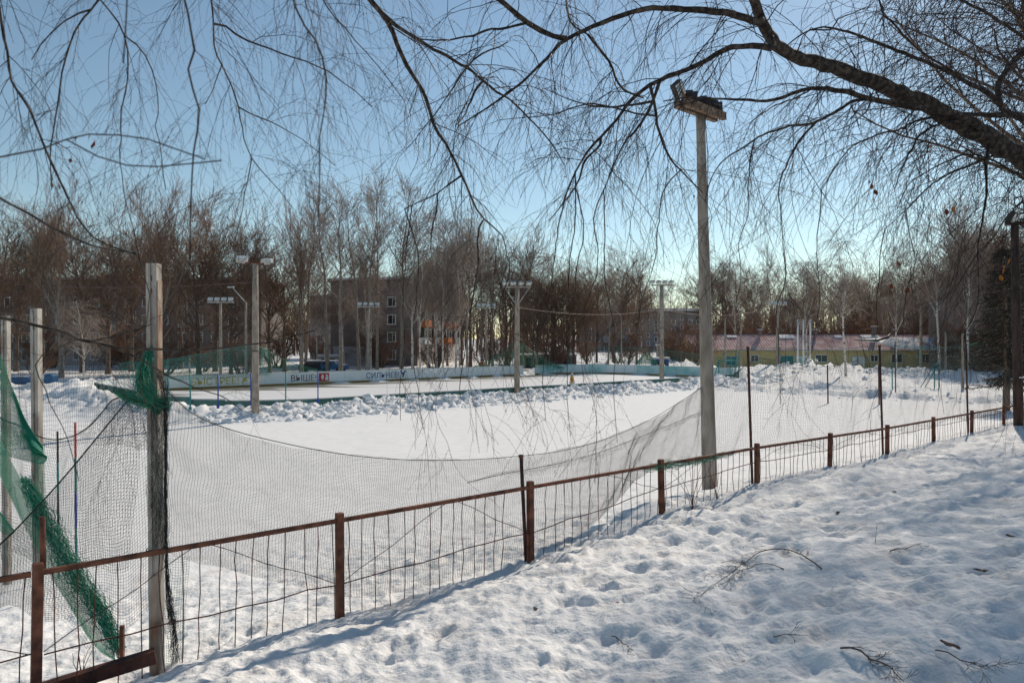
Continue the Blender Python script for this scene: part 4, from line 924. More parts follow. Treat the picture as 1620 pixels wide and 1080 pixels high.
# blue things at far left
e = empty('blue_shelter', (*gat(66, 68)[:2], 0), 0, 'blue tarpaulin shelter in front of the dark shrubs at the far left', 'shelter')
z0 = gz(*gat(66, 68)[:2])
link('cover', box_mesh('cover', [(-2.0, 0, z0 + .35, 2.2, 1.3, .7)], M['blueplastic'], .25), e); link('screen', box_mesh('screen', [(1.0, -.2, z0 + .5, .8, 1.2, 1.0)], M['blueplastic'], .25), e)
link('cover_snow', box_mesh('cover_snow', [(-2.0, 0, z0 + .72, 1.7, 1.0, .08)], M['snow'], .04), e)
# overhead wires
def wire(a, b, sag, label):
    a = np.array(a); b = np.array(b); P = [a + (b - a) * s - np.array([0, 0, sag * 4 * s * (1 - s)]) for s in np.linspace(0, 1, 14)]
    o = link('overhead_wire', tube_mesh('overhead_wire', [p - a for p in P], .022, M['wire'], 4), None, a); tag(o, label, 'wire', 'overhead wires')
wire(at(818, 486, 50.5), at(1047, 489, 63), .5, 'wire slung between the two light poles with braced crossbars')
wire(at(1047, 489, 63), at(1230, 482, 90), .9, 'wire slung from the braced pole to the pole before the pink roof')
wire(at(404, 446, 36.8), at(-60, 440, 60), .5, 'wire running left from the nearest light pole')

# ------------------------------------------------------------------ people (tiny, far away)
def person(loc, az, h, coat, label, crouch=False, trous='dark'):
    e = empty('person', loc, az, label, 'person')
    s = h / 1.75
    bones = {'pel': ((0, 0, .93), .15), 'wai': ((0, .0, 1.1), .14), 'che': ((0, .01, 1.32), .17), 'nec': ((0, 0, 1.50), .055), 'hea': ((0, -.01, 1.60), .085), 'top': ((0, 0, 1.70), .075)}
    E = [('pel', 'wai'), ('wai', 'che'), ('che', 'nec'), ('nec', 'hea'), ('hea', 'top')]
    for sg, q in ((-1, 'l'), (1, 'r')):
        bones.update({'hip' + q: ((sg*.10, 0, .86), .10), 'kne' + q: ((sg*.12, -.05, .48), .065), 'ank' + q: ((sg*.12, .03 * sg, .08), .045), 'toe' + q: ((sg*.13, -.14 + .03*sg, .04), .04),
                      'sho' + q: ((sg*.20, 0, 1.40), .065), 'elb' + q: ((sg*.27, .02, 1.12), .05), 'wri' + q: ((sg*.25, -.10, .90), .035), 'han' + q: ((sg*.24, -.13, .80), .035)})
        E += [('pel', 'hip' + q), ('hip' + q, 'kne' + q), ('kne' + q, 'ank' + q), ('ank' + q, 'toe' + q), ('che', 'sho' + q), ('sho' + q, 'elb' + q), ('elb' + q, 'wri' + q), ('wri' + q, 'han' + q)]
    K = list(bones)
    def skin(name, keys, grow, m, parent):
        sub = [k for k in K if k in keys]; me = bpy.data.meshes.new(name)
        me.from_pydata([tuple(c * s for c in bones[k][0]) for k in sub], [(sub.index(a), sub.index(b)) for a, b in E if a in sub and b in sub], [])
        o = link(name, me, parent); md = o.modifiers.new('Skin', 'SKIN'); md.use_smooth_shade = True
        for i, k in enumerate(sub): me.skin_vertices[0].data[i].radius = (bones[k][1] * s * grow,) * 2
        me.skin_vertices[0].data[0].use_root = True
        o.modifiers.new('Sub', 'SUBSURF').levels = 1; me.materials.append(m); return o
    body = skin('body', K, 1.0, M['skin'], e)
    skin('coat', [k for k in K if k[:3] in ('pel', 'wai', 'che', 'sho', 'elb', 'wri')], 1.22, M[coat], e)
    skin('trousers', ['pel'] + [k for k in K if k[:3] in ('hip', 'kne', 'ank')], 1.2, M[trous], e)
    link('hat', lathe('hat', [(.105*s, 1.62*s), (.11*s, 1.68*s), (.085*s, 1.76*s), (.01, 1.79*s)], M[trous], 10), e)
    return e
M['skin'] = mat('skin', (0.45, 0.26, 0.19), .6)
M['mustard'] = mat('mustard_coat', (0.42, 0.22, 0.04), .8)
M['redor'] = mat('orange_red_coat', (0.50, 0.10, 0.03), .8)
M['yell'] = mat('yellow_coat', (0.45, 0.38, 0.05), .8)
p = at(761, 575, 92); person((p[0], p[1], gz(p[0], p[1])), .4, 1.7, 'redor', 'person in an orange-red coat among the trunks behind the far boards')
p = at(773, 577, 90); person((p[0], p[1], gz(p[0], p[1])), -.5, 1.35, 'yell', 'person in a yellow coat just right of the one in orange')
p = UV(u_at(905, 39.3), 39.3); person((p[0], p[1], 0.03), 1.0, 1.5, 'mustard', 'person in a mustard jacket and pale hat on the ice by the near boards', trous='wall_lit')

# ------------------------------------------------------------------ trees: grown prototypes
def spawn(rg, par, prad, M_, length, ang, grav, K, noise, tmin=.1, tmax=1.0, rs=.5, r_tip=.3, wlen=True, lvar=.35, up_bias=0.0):
    par = np.asarray(par); Pn, Kp, _ = par.shape
    seg = np.linalg.norm(np.diff(par, axis=1), axis=2).sum(1); wt = seg / seg.sum() if wlen else None
    i = rg.choice(Pn, M_, p=wt); t = rg.uniform(tmin, tmax, M_) * (Kp - 1); k = np.minimum(t.astype(int), Kp - 2); f = (t - k)[:, None]
    p0 = par[i, k] * (1 - f) + par[i, k+1] * f; tg = par[i, k+1] - par[i, k]; tg /= np.linalg.norm(tg, axis=1, keepdims=True) + 1e-9
    r0 = (prad[i, k] * (1 - f[:, 0]) + prad[i, k+1] * f[:, 0]) * rs
    rnd = rg.normal(size=(M_, 3)); perp = rnd - (rnd * tg).sum(1, keepdims=True) * tg; perp /= np.linalg.norm(perp, axis=1, keepdims=True) + 1e-9
    a = np.radians(rg.normal(ang, ang * .25, M_))[:, None]
    d = tg * np.cos(a) + perp * np.sin(a)
    L = (length * (1 + rg.uniform(-lvar, lvar, M_)) * (1 - .45 * rg.uniform(0, 1, M_)))[:, None]
    P = np.empty((M_, K, 3)); P[:, 0] = p0
    g = np.array([0, 0, grav])
    for j in range(1, K):
        d = d + g / (K - 1) * (1.0) + rg.normal(0, noise, (M_, 3)); d /= np.linalg.norm(d, axis=1, keepdims=True)
        P[:, j] = P[:, j-1] + d * L / (K - 1)
    R = r0[:, None] * np.linspace(1, r_tip, K)[None]
    return P, R
def make_tree(kind, seed):
    """returns (trunk mesh, crown mesh) of a tree 20 units high"""
    rg = np.random.default_rng(seed); H = 20.0
    K = 12; z = np.linspace(0, 1, K)
    tk = Tubes(8); cr = Tubes(3); limb = Tubes(5)
    wob = np.cumsum(rg.normal(0, .16, (K, 2)), 0) * np.linspace(0, 1, K)[:, None]
    hh = {'linden': .72, 'aspen': .97, 'birch': .98, 'poplar': .8, 'shrub': .3}[kind] * H
    T = np.stack([wob[:, 0], wob[:, 1], z * hh], 1)[None]; Rt = np.interp(z, [0, .06, 1], {'linden': [.36, .27, .06], 'aspen': [.26, .2, .02], 'birch': [.2, .15, .015], 'poplar': [.40, .33, .1], 'shrub': [.1, .08, .03]}[kind])[None]
    if kind == 'shrub':
        n = 16; a = rg.uniform(0, 6.28, n); tl = rg.uniform(.1, .55, n); P = np.zeros((n, 6, 3)); s = np.linspace(0, 1, 6)
        P[:, :, 0] = np.cos(a)[:, None] * (.6 + s * tl[:, None] * 6); P[:, :, 1] = np.sin(a)[:, None] * (.6 + s * tl[:, None] * 6); P[:, :, 2] = s * (rg.uniform(5, 8.5, n))[:, None]
        T = P + rg.normal(0, .12, P.shape); Rt = np.linspace(.11, .03, 6)[None].repeat(n, 0)
        L1 = spawn(rg, T, Rt, 90, 3.2, 38, .5, 5, .14, .2, 1, .6); L2 = spawn(rg, *L1, 420, 1.9, 38, .4, 4, .16, .1, 1, .7, ); L3 = spawn(rg, *L2, 2300, 1.2, 36, .3, 3, .15, 0, 1, .8)
        for a_ in (L1, L2, L3): cr.add(a_[0], np.maximum(a_[1], .016))
        tk.add(T, Rt); return tk, cr
    tk.add(T[0], Rt[0])
    if kind == 'linden':      # forked, broad, brushy
        F1 = spawn(rg, T, Rt, 8, 9.6, 44, .55, 7, .10, .36, .85, .75, .3, lvar=.25)
        A = np.concatenate([F1[0]]); Ar = F1[1]
        L1 = spawn(rg, A, Ar, 62, 5.4, 44, .35, 6, .12, .25, 1, .6); L1b = spawn(rg, T, Rt, 22, 5.0, 45, .7, 6, .12, .3, 1, .45)
        B = np.concatenate([L1[0], L1b[0]]); Br = np.concatenate([L1[1], L1b[1]])
        L2 = spawn(rg, B, Br, 420, 2.8, 38, .35, 4, .16, .15, 1, .65); L3 = spawn(rg, *L2, 1900, 1.5, 38, .25, 3, .16, .05, 1, .8); 
        limb.add(*F1); limb.add(L1[0], L1[1]); limb.add(L1b[0], L1b[1]); lv = (L2, L3)
    elif kind == 'poplar':    # thick, hard-pruned, steep brooms
        F1 = spawn(rg, T, Rt, 9, 8.5, 24, .9, 6, .08, .35, .95, .6, .3)
        L1 = spawn(rg, F1[0], F1[1], 110, 4.2, 28, .8, 6, .09, .3, 1, .5); L1b = spawn(rg, T, Rt, 40, 4.2, 42, 1.0, 6, .1, .25, 1, .3)
        B = np.concatenate([L1[0], L1b[0]]); Br = np.concatenate([L1[1], L1b[1]])
        L2 = spawn(rg, B, Br, 560, 2.4, 28, .6, 4, .1, .1, 1, .6); L3 = spawn(rg, *L2, 1900, 1.3, 30, .4, 3, .12, 0, 1, .8)
        limb.add(*F1); limb.add(*L1); limb.add(*L1b); lv = (L2, L3)
    elif kind == 'aspen':     # tall, open, rising limbs
        L1 = spawn(rg, T, Rt, 34, 5.6, 44, .7, 7, .08, .32, .96, .42)
        L1 = (np.array([T[0, 0:1] * 0 + p[:1] + (p - p[:1]) * float(np.interp(p[0, 2], [0, .45*H, H], [.9, 1.0, .3])) for p in L1[0]]), L1[1])
        L2 = spawn(rg, *L1, 200, 2.4, 36, .45, 4, .12, .15, 1, .55); L3 = spawn(rg, *L2, 700, 1.15, 36, .2, 3, .14, .05, 1, .8)
        limb.add(*L1); lv = (L2, L3)
    else:                     # birch: fine and weeping
        L1 = spawn(rg, T, Rt, 38, 5.0, 38, .35, 7, .08, .28, .97, .42)
        L1 = (np.array([p[:1] + (p - p[:1]) * float(np.interp(p[0, 2], [0, .4*H, H], [.8, 1.0, .28])) for p in L1[0]]), L1[1])
        L2 = spawn(rg, *L1, 260, 2.2, 40, -.5, 5, .12, .2, 1, .5); L3 = spawn(rg, *L2, 1250, 1.7, 35, -1.7, 4, .12, .1, 1, .6)
        limb.add(*L1); lv = (L2, L3)
    return tk, limb, lv
def proto(kind, seed, mt, mc, thick=.014):
    r = make_tree(kind, seed)
    if kind == 'shrub':
        return r[0].mesh('trunk', mt), r[1].mesh('crown', mc)
    tk, limb, lv = r
    cr = Tubes(3); 
    for a in lv: cr.add(a[0], np.maximum(a[1] * 1.0, thick)[..., :] * 1.0)
    lt = limb.mesh('limbs', mt)
    return tk.mesh('trunk', mt), cr.mesh('crown', mc), lt
PR = {}
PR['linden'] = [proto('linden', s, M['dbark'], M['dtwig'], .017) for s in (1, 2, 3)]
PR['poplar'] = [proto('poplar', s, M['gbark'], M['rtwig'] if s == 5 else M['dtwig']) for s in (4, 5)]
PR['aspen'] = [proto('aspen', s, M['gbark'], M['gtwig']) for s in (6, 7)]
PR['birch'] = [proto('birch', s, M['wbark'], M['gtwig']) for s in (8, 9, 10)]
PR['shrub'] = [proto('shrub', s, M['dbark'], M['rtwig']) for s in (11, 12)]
TR = random.Random(99)
def plant(kind, x, Y, ytop, label, cat='tree', group=None, i=None, name=None):
    X = (x - 810) * Y / F; g = gz(X, Y); h = EYE + (540 - ytop) * Y / F - g
    if kind == 'shrub': h /= .5
    pr = PR[kind][i if i is not None else TR.randrange(len(PR[kind]))]
    e = empty(name or {'linden': 'broad_tree', 'poplar': 'poplar_tree', 'aspen': 'aspen_tree', 'birch': 'birch_tree', 'shrub': 'bush'}[kind], (X, Y, g - .1), TR.uniform(0, 6.28), label, cat, group)
    s = h / 20; sw = s * TR.uniform(.85, 1.12)
    if kind == 'linden': sw *= 1.15
    if kind != 'shrub': sw = max(sw, .62)
    else: sw = s * 1.6
    e.scale = (sw, sw, s)
    link('trunk', pr[0], e); link('crown', pr[1], e)
    if len(pr) > 2: link('limbs', pr[2], e)
    return e
ORD = 'leftmost second third fourth fifth sixth seventh eighth ninth tenth eleventh twelfth thirteenth fourteenth fifteenth sixteenth seventeenth eighteenth'.split()
def zone(n, x0, x1, Y0, Y1, t0, t1, kinds, label, group, cat='tree'):
    for k in range(n):
        lb = label.replace('#', ORD[k]) if '#' in label else label
        x = x0 + (x1 - x0) * (k + TR.uniform(.1, .9)) / n
        plant(TR.choice(kinds), x, TR.uniform(Y0, Y1), TR.uniform(t0, t1), lb, cat, group)
zone(14, -170, 330, 78, 108, 328, 385, ['linden', 'linden', 'linden', 'poplar'], '# bare brown tree from the left in the row before the long grey block', 'bare trees before the long grey block')
zone(6, 330, 480, 84, 106, 345, 405, ['linden', 'linden', 'poplar'], '# bare tree from the left between the long block and the middle block', 'bare trees left of the middle block')
zone(7, 478, 640, 86, 100, 288, 330, ['aspen'], '# very tall open bare tree from the left rising above the middle block', 'tall open trees above the middle block')
zone(5, 480, 610, 98, 108, 385, 440, ['linden', 'linden', 'birch'], '# low bare tree from the left before the dark middle block', 'low trees by the middle block')
zone(7, 650, 735, 84, 98, 325, 385, ['birch'], '# slender pale birch from the left in the row before the orange balconies', 'birches before the orange balconies')
zone(8, 700, 850, 95, 120, 368, 420, ['linden', 'linden', 'aspen'], '# rounded bare tree from the left behind the gap in the boards', 'rounded trees behind the gap')
zone(12, 830, 1010, 98, 135, 408, 455, ['linden', 'linden', 'aspen', 'poplar'], '# bare brown tree from the left, right of the gap in the boards', 'bare trees right of the gap')
zone(6, 990, 1120, 120, 180, 436, 470, ['linden', 'aspen', 'birch'], '# bare tree from the left before the distant grey block', 'bare trees before the distant block')
zone(16, 1110, 1345, 124, 165, 398, 445, ['linden', 'aspen', 'birch'], '# bare tree from the left behind the left part of the yellow house', 'bare trees behind the yellow house')
zone(12, 1345, 1500, 124, 170, 410, 470, ['linden', 'birch'], '# bare tree from the left behind the right end of the yellow house', 'bare trees behind the right end of the house')
zone(16, 1490, 1720, 82, 118, 330, 410, ['linden', 'birch', 'aspen'], '# bare tree from the left in the thicket at the right edge', 'thicket trees at the right edge')
plant('birch', 1338, 73, 356, 'slender birch standing alone in the snow before the pink roof, casting a long shadow', i=0)
plant('birch', 1276, 104, 400, 'small birch right behind the three flagpoles', i=1)
plant('birch', 1418, 96, 372, 'weeping birch behind the blue and white porch roof', i=2)
plant('birch', 1486, 92, 332, 'tall birch right of the yellow house with a straight trunk', i=0)
plant('birch', 1530, 88, 345, 'birch with a forked look nearest the dark brick building', i=1)
plant('birch', 300, 90, 400, 'white-trunked birch before the stair windows of the long grey block', i=1)
plant('birch', 133, 62, 470, 'thin pale sapling behind the slender concrete posts', i=2)
zone(11, -160, 480, 84, 110, 505, 555, ['shrub'], '# tangled brown bush from the left below the trees at the left', 'bushes at the left', 'bush')
zone(15, 480, 1120, 100, 150, 510, 552, ['shrub'], '# reddish brown bush from the left behind the far boards', 'bushes behind the far boards', 'bush')
zone(18, 1100, 1560, 122, 170, 495, 530, ['shrub'], '# reddish brown bush from the left behind the yellow house', 'bushes behind the yellow house', 'bush')
zone(14, 1500, 1740, 84, 120, 485, 540, ['shrub'], '# dark bush from the left in the thicket at the right edge', 'bushes in the right thicket', 'bush')
# distant woods closing the view: one mass nobody could count
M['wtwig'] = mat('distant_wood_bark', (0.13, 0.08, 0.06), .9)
def far_woods():
    rg = np.random.default_rng(77); t = Tubes(3); n = 2100
    Y = rg.uniform(165, 330, n); X = rg.uniform(-.95, 1.15, n) * Y; Z = ground(X, Y, False); H = rg.uniform(11, 17, n)
    bx = (X / Y > .11) & (X / Y < .285) & (Y < 252); X, Y, Z, H = X[~bx], Y[~bx], Z[~bx], H[~bx]; n = len(X)
    P = np.zeros((n, 4, 3)); s = np.linspace(0, 1, 4); P[:, :, 0] = X[:, None] + rg.normal(0, .25, (n, 4)); P[:, :, 1] = Y[:, None]; P[:, :, 2] = Z[:, None] + s * H[:, None]
    R = np.linspace(.2, .04, 4)[None].repeat(n, 0); t.add(P, R)
    L1 = spawn(rg, P, R, n * 9, 4.2, 40, .6, 3, .12, .2, 1, .6, wlen=False); L2 = spawn(rg, *L1, n * 32, 1.9, 38, .4, 2, .1, .1, 1, .8, wlen=False)
    t.add(L1[0], np.maximum(L1[1], .035)); t.add(L2[0], np.maximum(L2[1], .03))
    o = link('distant_woods', t.mesh('distant_woods', M['wtwig'], False)); tag(o, 'brown mass of distant bare woods along the horizon', 'woods', kind='stuff')
far_woods()
# ------------------------------------------------------------------ the big overhanging birch
BT = np.array([8.0, 7.6]); bz = gz(*BT)
birch = empty('overhanging_birch', (BT[0], BT[1], bz), 0, 'large old birch at the right whose thick limb and weeping twigs overhang the view', 'tree')
bo = Vector((BT[0], BT[1], bz))
def dense(P, step=.12):
    P = smooth(P, 2); L = np.linalg.norm(np.diff(P, axis=0), axis=1).sum(); return resample(P, max(4, int(L / step)))
MAIN, TW = [], []
gnarl = np.random.default_rng(5)
def branch(pts, Y0, Y1, w0, w1, pre=None, sides=8, tw=1.0, join=True):
    """pts in photograph pixels; Y0->Y1 distance; widths in pixels at the two ends"""
    n = len(pts); Ys = np.linspace(Y0, Y1, n)
    P = np.array([at(x, y, Y) for (x, y), Y in zip(pts, Ys)])
    r = np.linspace(w0, w1, n) * Ys / F / 2 * (.78 if Y0 < 3.5 else .9 if w0 < 45 else 1.0)
    if pre is not None: P = np.vstack([np.array(pre, float), P]); r = np.concatenate([r[0] * np.linspace(1.5, 1.05, len(pre)), r])
    if pre is None and MAIN:      # grow out of the nearest branch already there
        allp = np.concatenate([m[0] for m in MAIN]); dd = np.linalg.norm(allp - P[0], axis=1); k = int(np.argmin(dd))
        if dd[k] < .45: P[0] = allp[k] if dd[k] < .12 else P[0]; P = P if dd[k] < .12 else np.vstack([allp[k], P]); r = r if dd[k] < .12 else np.concatenate([[r[0] * 1.1], r])
        else: print('loose branch', pts[0], round(float(dd[k]), 2))
    D = dense(P, .05 if w0 < 9 else .08); d0 = np.linspace(0, 1, len(r)); R = np.interp(np.linspace(0, 1, len(D)), d0, r)
    D = D + np.cumsum(gnarl.normal(0, .0045, D.shape), 0) * np.sin(np.linspace(0, np.pi, len(D)))[:, None] + gnarl.normal(0, 1, D.shape) * R[:, None] * .10
    R = R * (1 + gnarl.normal(0, .06, len(R)))
    o = link('branch', tube_mesh('branch', D, np.maximum(R, .0016), M['bark'], sides), birch, -bo)
    for p in o.data.polygons: p.use_smooth = True
    MAIN.append((D, R, tw, Y0)); return D
# the limb that crosses the upper right, from the trunk
trunkP = [(8.0, 7.6, bz - .3), (7.9, 7.55, bz + .8), (7.6, 7.4, bz + 1.6), (7.3, 7.3, bz + 2.2)]
D = dense(trunkP, .15); link('trunk', tube_mesh('trunk', D, np.linspace(.27, .19, len(D)), M['bark'], 14), birch, -bo)
tr2 = [(7.6, 7.4, bz + 1.6), (7.95, 7.7, bz + 3.5), (8.1, 7.5, bz + 6), (7.8, 7.6, bz + 9), (8.0, 7.8, bz + 12), (7.9, 7.6, bz + 14)]
D2 = dense(tr2, .25); link('trunk', tube_mesh('trunk', D2, np.linspace(.2, .03, len(D2)), M['bark'], 12), birch, -bo); MAIN.append((D2, np.linspace(.2, .03, len(D2)), .7, 7.6))
branch([(1720, 300), (1620, 237), (1530, 186), (1440, 146), (1350, 110), (1270, 90), (1234, 74), (1214, 46), (1195, 8), (1175, -60), (1120, -160)], 7.0, 5.0, 45, 13, pre=[(7.3, 7.3, bz + 2.2)], sides=12)
O = {}   # an overhead limb above the frame that carries the hanging branches of the left half
ov = [(7.9, 7.6, bz + 5.2), (6.2, 6.9, 8.6), (4.2, 6.2, 8.9), (2.2, 5.6, 8.5), (0.2, 5.0, 8.0), (-1.8, 4.4, 7.5), (-3.6, 3.9, 6.9), (-4.8, 3.6, 6.3)]
D = dense(ov, .12); link('limb', tube_mesh('limb', D, np.linspace(.12, .02, len(D)), M['bark'], 10), birch, -bo); OV = D; MAIN.append((D, np.linspace(.12, .02, len(D)), 1.0, 5))
ov2 = [(6.2, 6.9, 8.6), (3.6, 4.6, 8.2), (1.2, 3.2, 6.9), (-.6, 2.5, 6.0), (-1.8, 2.2, 5.5), (-2.6, 2.1, 5.3)]
D = dense(ov2, .12); link('limb', tube_mesh('limb', D, np.linspace(.07, .012, len(D)), M['bark'], 8), birch, -bo); OV2 = D
def hook(p, o=None, ov=None):
    """points leading from the overhead limb down to p"""
    p = np.array(p); A = OV if ov is None else ov
    q = A[np.argmin(np.linalg.norm(A - (p + np.array([.5, .3, 0])), axis=1))]
    return [q, q * .55 + p * .45 + np.array([.0, 0, .15])]
B = branch
B([(1228, 80), (1200, 72), (1160, 76), (1125, 96), (1080, 118), (1030, 135), (998, 158), (975, 190), (953, 213), (930, 240), (908, 275), (890, 322)], 5.5, 4.9, 11, 2.5)
B([(1037, 157), (1040, 180), (1038, 200), (1058, 240), (1082, 272), (1112, 305)], 5.3, 5.3, 6, 2)
B([(1035, 133), (1020, 190), (990, 222), (972, 260), (955, 300)], 5.3, 5.0, 6, 1.5)
B([(953, 213), (948, 232), (922, 250), (913, 285), (885, 325), (868, 350)], 5.0, 4.8, 5, 1.5)
B([(1208, 40), (1160, 24), (1090, 16), (1025, 16), (990, 26), (945, 42), (915, 58), (888, 69), (872, 90), (840, 120), (806, 148), (784, 163), (752, 183), (725, 200)], 5.4, 4.6, 13, 2)
B([(888, 69), (862, 54), (826, 32), (795, 6), (770, -20), (740, -60)], 5.0, 4.9, 10, 8)
B([(826, 32), (790, 45), (750, 56), (700, 64), (662, 62)], 4.95, 4.6, 5, 2.5)
B([(545, -60), (570, -2), (597, 28), (615, 60), (627, 93), (642, 122), (658, 148), (668, 178), (679, 206), (703, 238), (718, 266), (736, 298), (746, 322), (757, 342), (778, 358), (795, 373)], 4.9, 4.7, 14, 2.2, pre=hook(at(545, -60, 4.9)), sides=10)
B([(597, 28), (632, 44), (665, 62), (690, 78), (715, 90), (741, 104), (765, 128), (782, 140), (812, 155), (850, 192), (880, 232), (893, 262)], 4.85, 4.7, 8, 1.5)
B([(741, 104), (752, 90), (775, 78), (790, 76), (804, 66)], 4.8, 4.7, 4, 2)
B([(741, 104), (720, 128), (700, 160), (682, 190)], 4.8, 4.8, 3, 2)
B([(765, 128), (750, 142), (742, 160), (738, 178), (720, 200)], 4.8, 4.6, 5, 1.5)
B([(721, 280), (706, 298), (695, 311), (670, 320), (640, 330)], 4.7, 4.6, 4, 1.2)
B([(695, 311), (693, 335), (686, 360), (680, 400)], 4.7, 4.6, 3, 1.2)
B([(757, 342), (756, 362), (753, 385), (752, 420), (742, 470), (738, 520), (735, 560)], 4.7, 4.4, 3.5, 1.2)
B([(795, 373), (800, 386), (806, 415)], 4.7, 4.7, 2, 1)
B([(1560, 200), (1517, 182), (1480, 173), (1450, 170), (1384, 157), (1339, 142), (1310, 139), (1285, 139), (1250, 149), (1221, 159), (1190, 157), (1154, 155), (1120, 155), (1090, 152), (1050, 160)], 6.5, 5.4, 14, 2)
B([(1384, 157), (1352, 158), (1325, 178), (1300, 194), (1280, 204), (1250, 207), (1212, 222), (1180, 242), (1147, 259), (1125, 285), (1115, 320)], 6.2, 5.4, 6, 1.5)
B([(1280, 204), (1262, 222), (1240, 262), (1225, 300), (1235, 345), (1240, 400)], 6.0, 5.6, 4, 1.2)
B([(1290, 139), (1255, 160), (1220, 175), (1195, 190), (1175, 225)], 5.9, 5.7, 3, 1)
B([(1720, 215), (1620, 200), (1590, 190), (1576, 180), (1561, 158), (1530, 142), (1506, 126), (1450, 97), (1420, 86), (1376, 68), (1345, 55), (1320, 48), (1300, 42), (1270, 52), (1245, 72)], 7.2, 5.8, 18, 2, pre=[(7.9, 7.65, bz + 3.0)])
B([(1320, 48), (1322, 30), (1340, 20), (1370, 12)], 5.8, 5.8, 3, 1.5)
B([(1570, 170), (1575, 140), (1600, 105), (1625, 80), (1680, 45), (1740, 10)], 7.0, 7.2, 9, 12, pre=None)
B([(1640, 180), (1600, 175), (1560, 178), (1520, 180)], 7.1, 6.6, 14, 6)
B([(1700, 110), (1620, 60), (1590, 40), (1561, 22), (1517, 0), (1470, -40)], 7.2, 6.2, 9, 4, pre=[(8.0, 7.6, bz + 4.5)])
B([(1385, -20), (1400, 15), (1430, 48), (1460, 78), (1505, 108), (1512, 125)], 6.2, 6.2, 4, 3, pre=hook(at(1385, -20, 6.2)))
B([(1700, 330), (1620, 282), (1590, 268), (1560, 252), (1530, 246), (1490, 262), (1455, 280), (1435, 292), (1420, 330)], 7.4, 6.2, 7, 1.5, pre=[(7.5, 7.4, bz + 1.8)])
B([(1530, 185), (1490, 192), (1460, 205), (1440, 235), (1428, 262), (1415, 300)], 6.5, 6.0, 6, 1.5)
B([(1500, 185), (1450, 188), (1420, 205), (1380, 215), (1345, 232), (1320, 262), (1300, 300)], 6.5, 5.8, 5, 1.2)
B([(1570, 205), (1562, 232), (1563, 270), (1558, 330), (1550, 400), (1548, 470)], 6.7, 6.2, 6, 1.2)
B([(1600, 230), (1570, 245), (1500, 275), (1470, 292), (1440, 330), (1400, 362)], 6.8, 6.0, 5, 1.2)
B([(1690, 420), (1640, 300), (1600, 320), (1570, 372), (1535, 410), (1500, 480)], 7.3, 6.4, 5, 1.2, pre=[(7.5, 7.4, bz + 1.8)])
B([(1380, 155), (1370, 180), (1340, 205), (1310, 208)], 6.2, 6.0, 3, 1)
B([(1080, 117), (1110, 80), (1130, 60), (1150, 30)], 5.4, 5.2, 3, 2)
B([(893, -30), (898, 20), (906, 40), (930, 55)], 5.0, 5.1, 6, 3, pre=hook(at(893, -30, 5)))
B([(940, 60), (960, 95), (975, 130), (990, 145), (1018, 155)], 5.1, 5.2, 5, 3)
B([(1040, 160), (1000, 168), (960, 172), (925, 165), (890, 155), (860, 140)], 5.3, 4.9, 5, 1.2)
B([(1037, 180), (1000, 178), (960, 165), (925, 160), (880, 180), (840, 182), (790, 190)], 5.25, 4.8, 4, 1.2)
# left half: closer branches
B([(0, -40), (6, 0), (10, 60), (13, 112), (28, 140), (42, 165), (60, 205), (76, 245), (96, 292), (122, 345), (150, 382), (215, 402)], 2.5, 2.3, 7, 3, pre=hook(at(0, -40, 2.5), ov=OV2))
B([(168, -40), (165, 12), (148, 32), (125, 60), (110, 95), (95, 140), (90, 190), (78, 245), (82, 300)], 2.7, 2.6, 6, 2, pre=hook(at(168, -40, 2.7), ov=OV2))
B([(166, 15), (200, 48), (212, 100), (198, 170), (203, 215), (200, 250), (206, 310), (212, 365)], 2.7, 2.6, 3.5, 1.2)
B([(200, 48), (234, 86), (247, 140), (248, 190), (256, 250), (262, 300)], 2.7, 2.7, 3, 1)
B([(150, 32), (110, 30), (80, 52), (60, 72), (50, 95)], 2.7, 2.7, 4, 1.5)
B([(338, -40), (341, 0), (342, 30), (343, 68), (352, 98), (370, 145), (377, 178), (384, 215), (395, 245), (425, 282), (445, 305), (462, 328)], 3.4, 3.3, 6, 1.4, pre=hook(at(338, -40, 3.4), ov=OV2))
B([(343, 28), (360, 42), (375, 60), (412, 74), (455, 90), (500, 110), (545, 135), (590, 170)], 3.4, 3.6, 5, 1.5)
B([(377, 178), (402, 184), (430, 195), (470, 215), (505, 240), (530, 262)], 3.4, 3.4, 3, 1)
B([(395, 245), (388, 290), (380, 340), (372, 380)], 3.3, 3.3, 2.5, 1)
B([(350, 110), (336, 148), (325, 165)], 3.4, 3.4, 2.5, 1.5)
B([(306, -40), (309, 5), (319, 44), (324, 80), (309, 108), (309, 135), (325, 162), (320, 215), (312, 250), (308, 300), (304, 360), (300, 420)], 1.75, 1.7, 7, 3, pre=hook(at(306, -40, 1.75), ov=OV2), tw=.5)
B([(468, -40), (474, 5), (495, 45), (512, 72), (527, 112), (523, 165), (512, 210), (509, 245), (508, 300), (503, 350)], 1.9, 1.8, 7, 2.5, pre=hook(at(468, -40, 1.9), ov=OV2), tw=.6)
B([(490, -30), (520, 18), (560, 60), (600, 105), (640, 160)], 2.6, 2.8, 4, 1.5, pre=hook(at(490, -30, 2.6), ov=OV2))
B([(196, -30), (200, 5), (198, 40), (195, 100)], 1.5, 1.5, 5, 2, pre=hook(at(196, -30, 1.5), ov=OV2), tw=.2)
B([(-60, 262), (0, 250), (50, 243), (110, 238), (150, 223), (215, 226), (278, 240), (325, 252)], 1.6, 1.6, 4.2, 1.8, tw=.2, pre=None)
B([(110, 243), (160, 252), (230, 268), (290, 262), (350, 254)], 1.6, 1.6, 3, 1.4, tw=.2)
B([(-60, 260), (0, 299), (35, 318), (78, 346), (110, 368), (150, 388), (215, 400)], 1.8, 1.9, 7, 2.5, tw=.5)
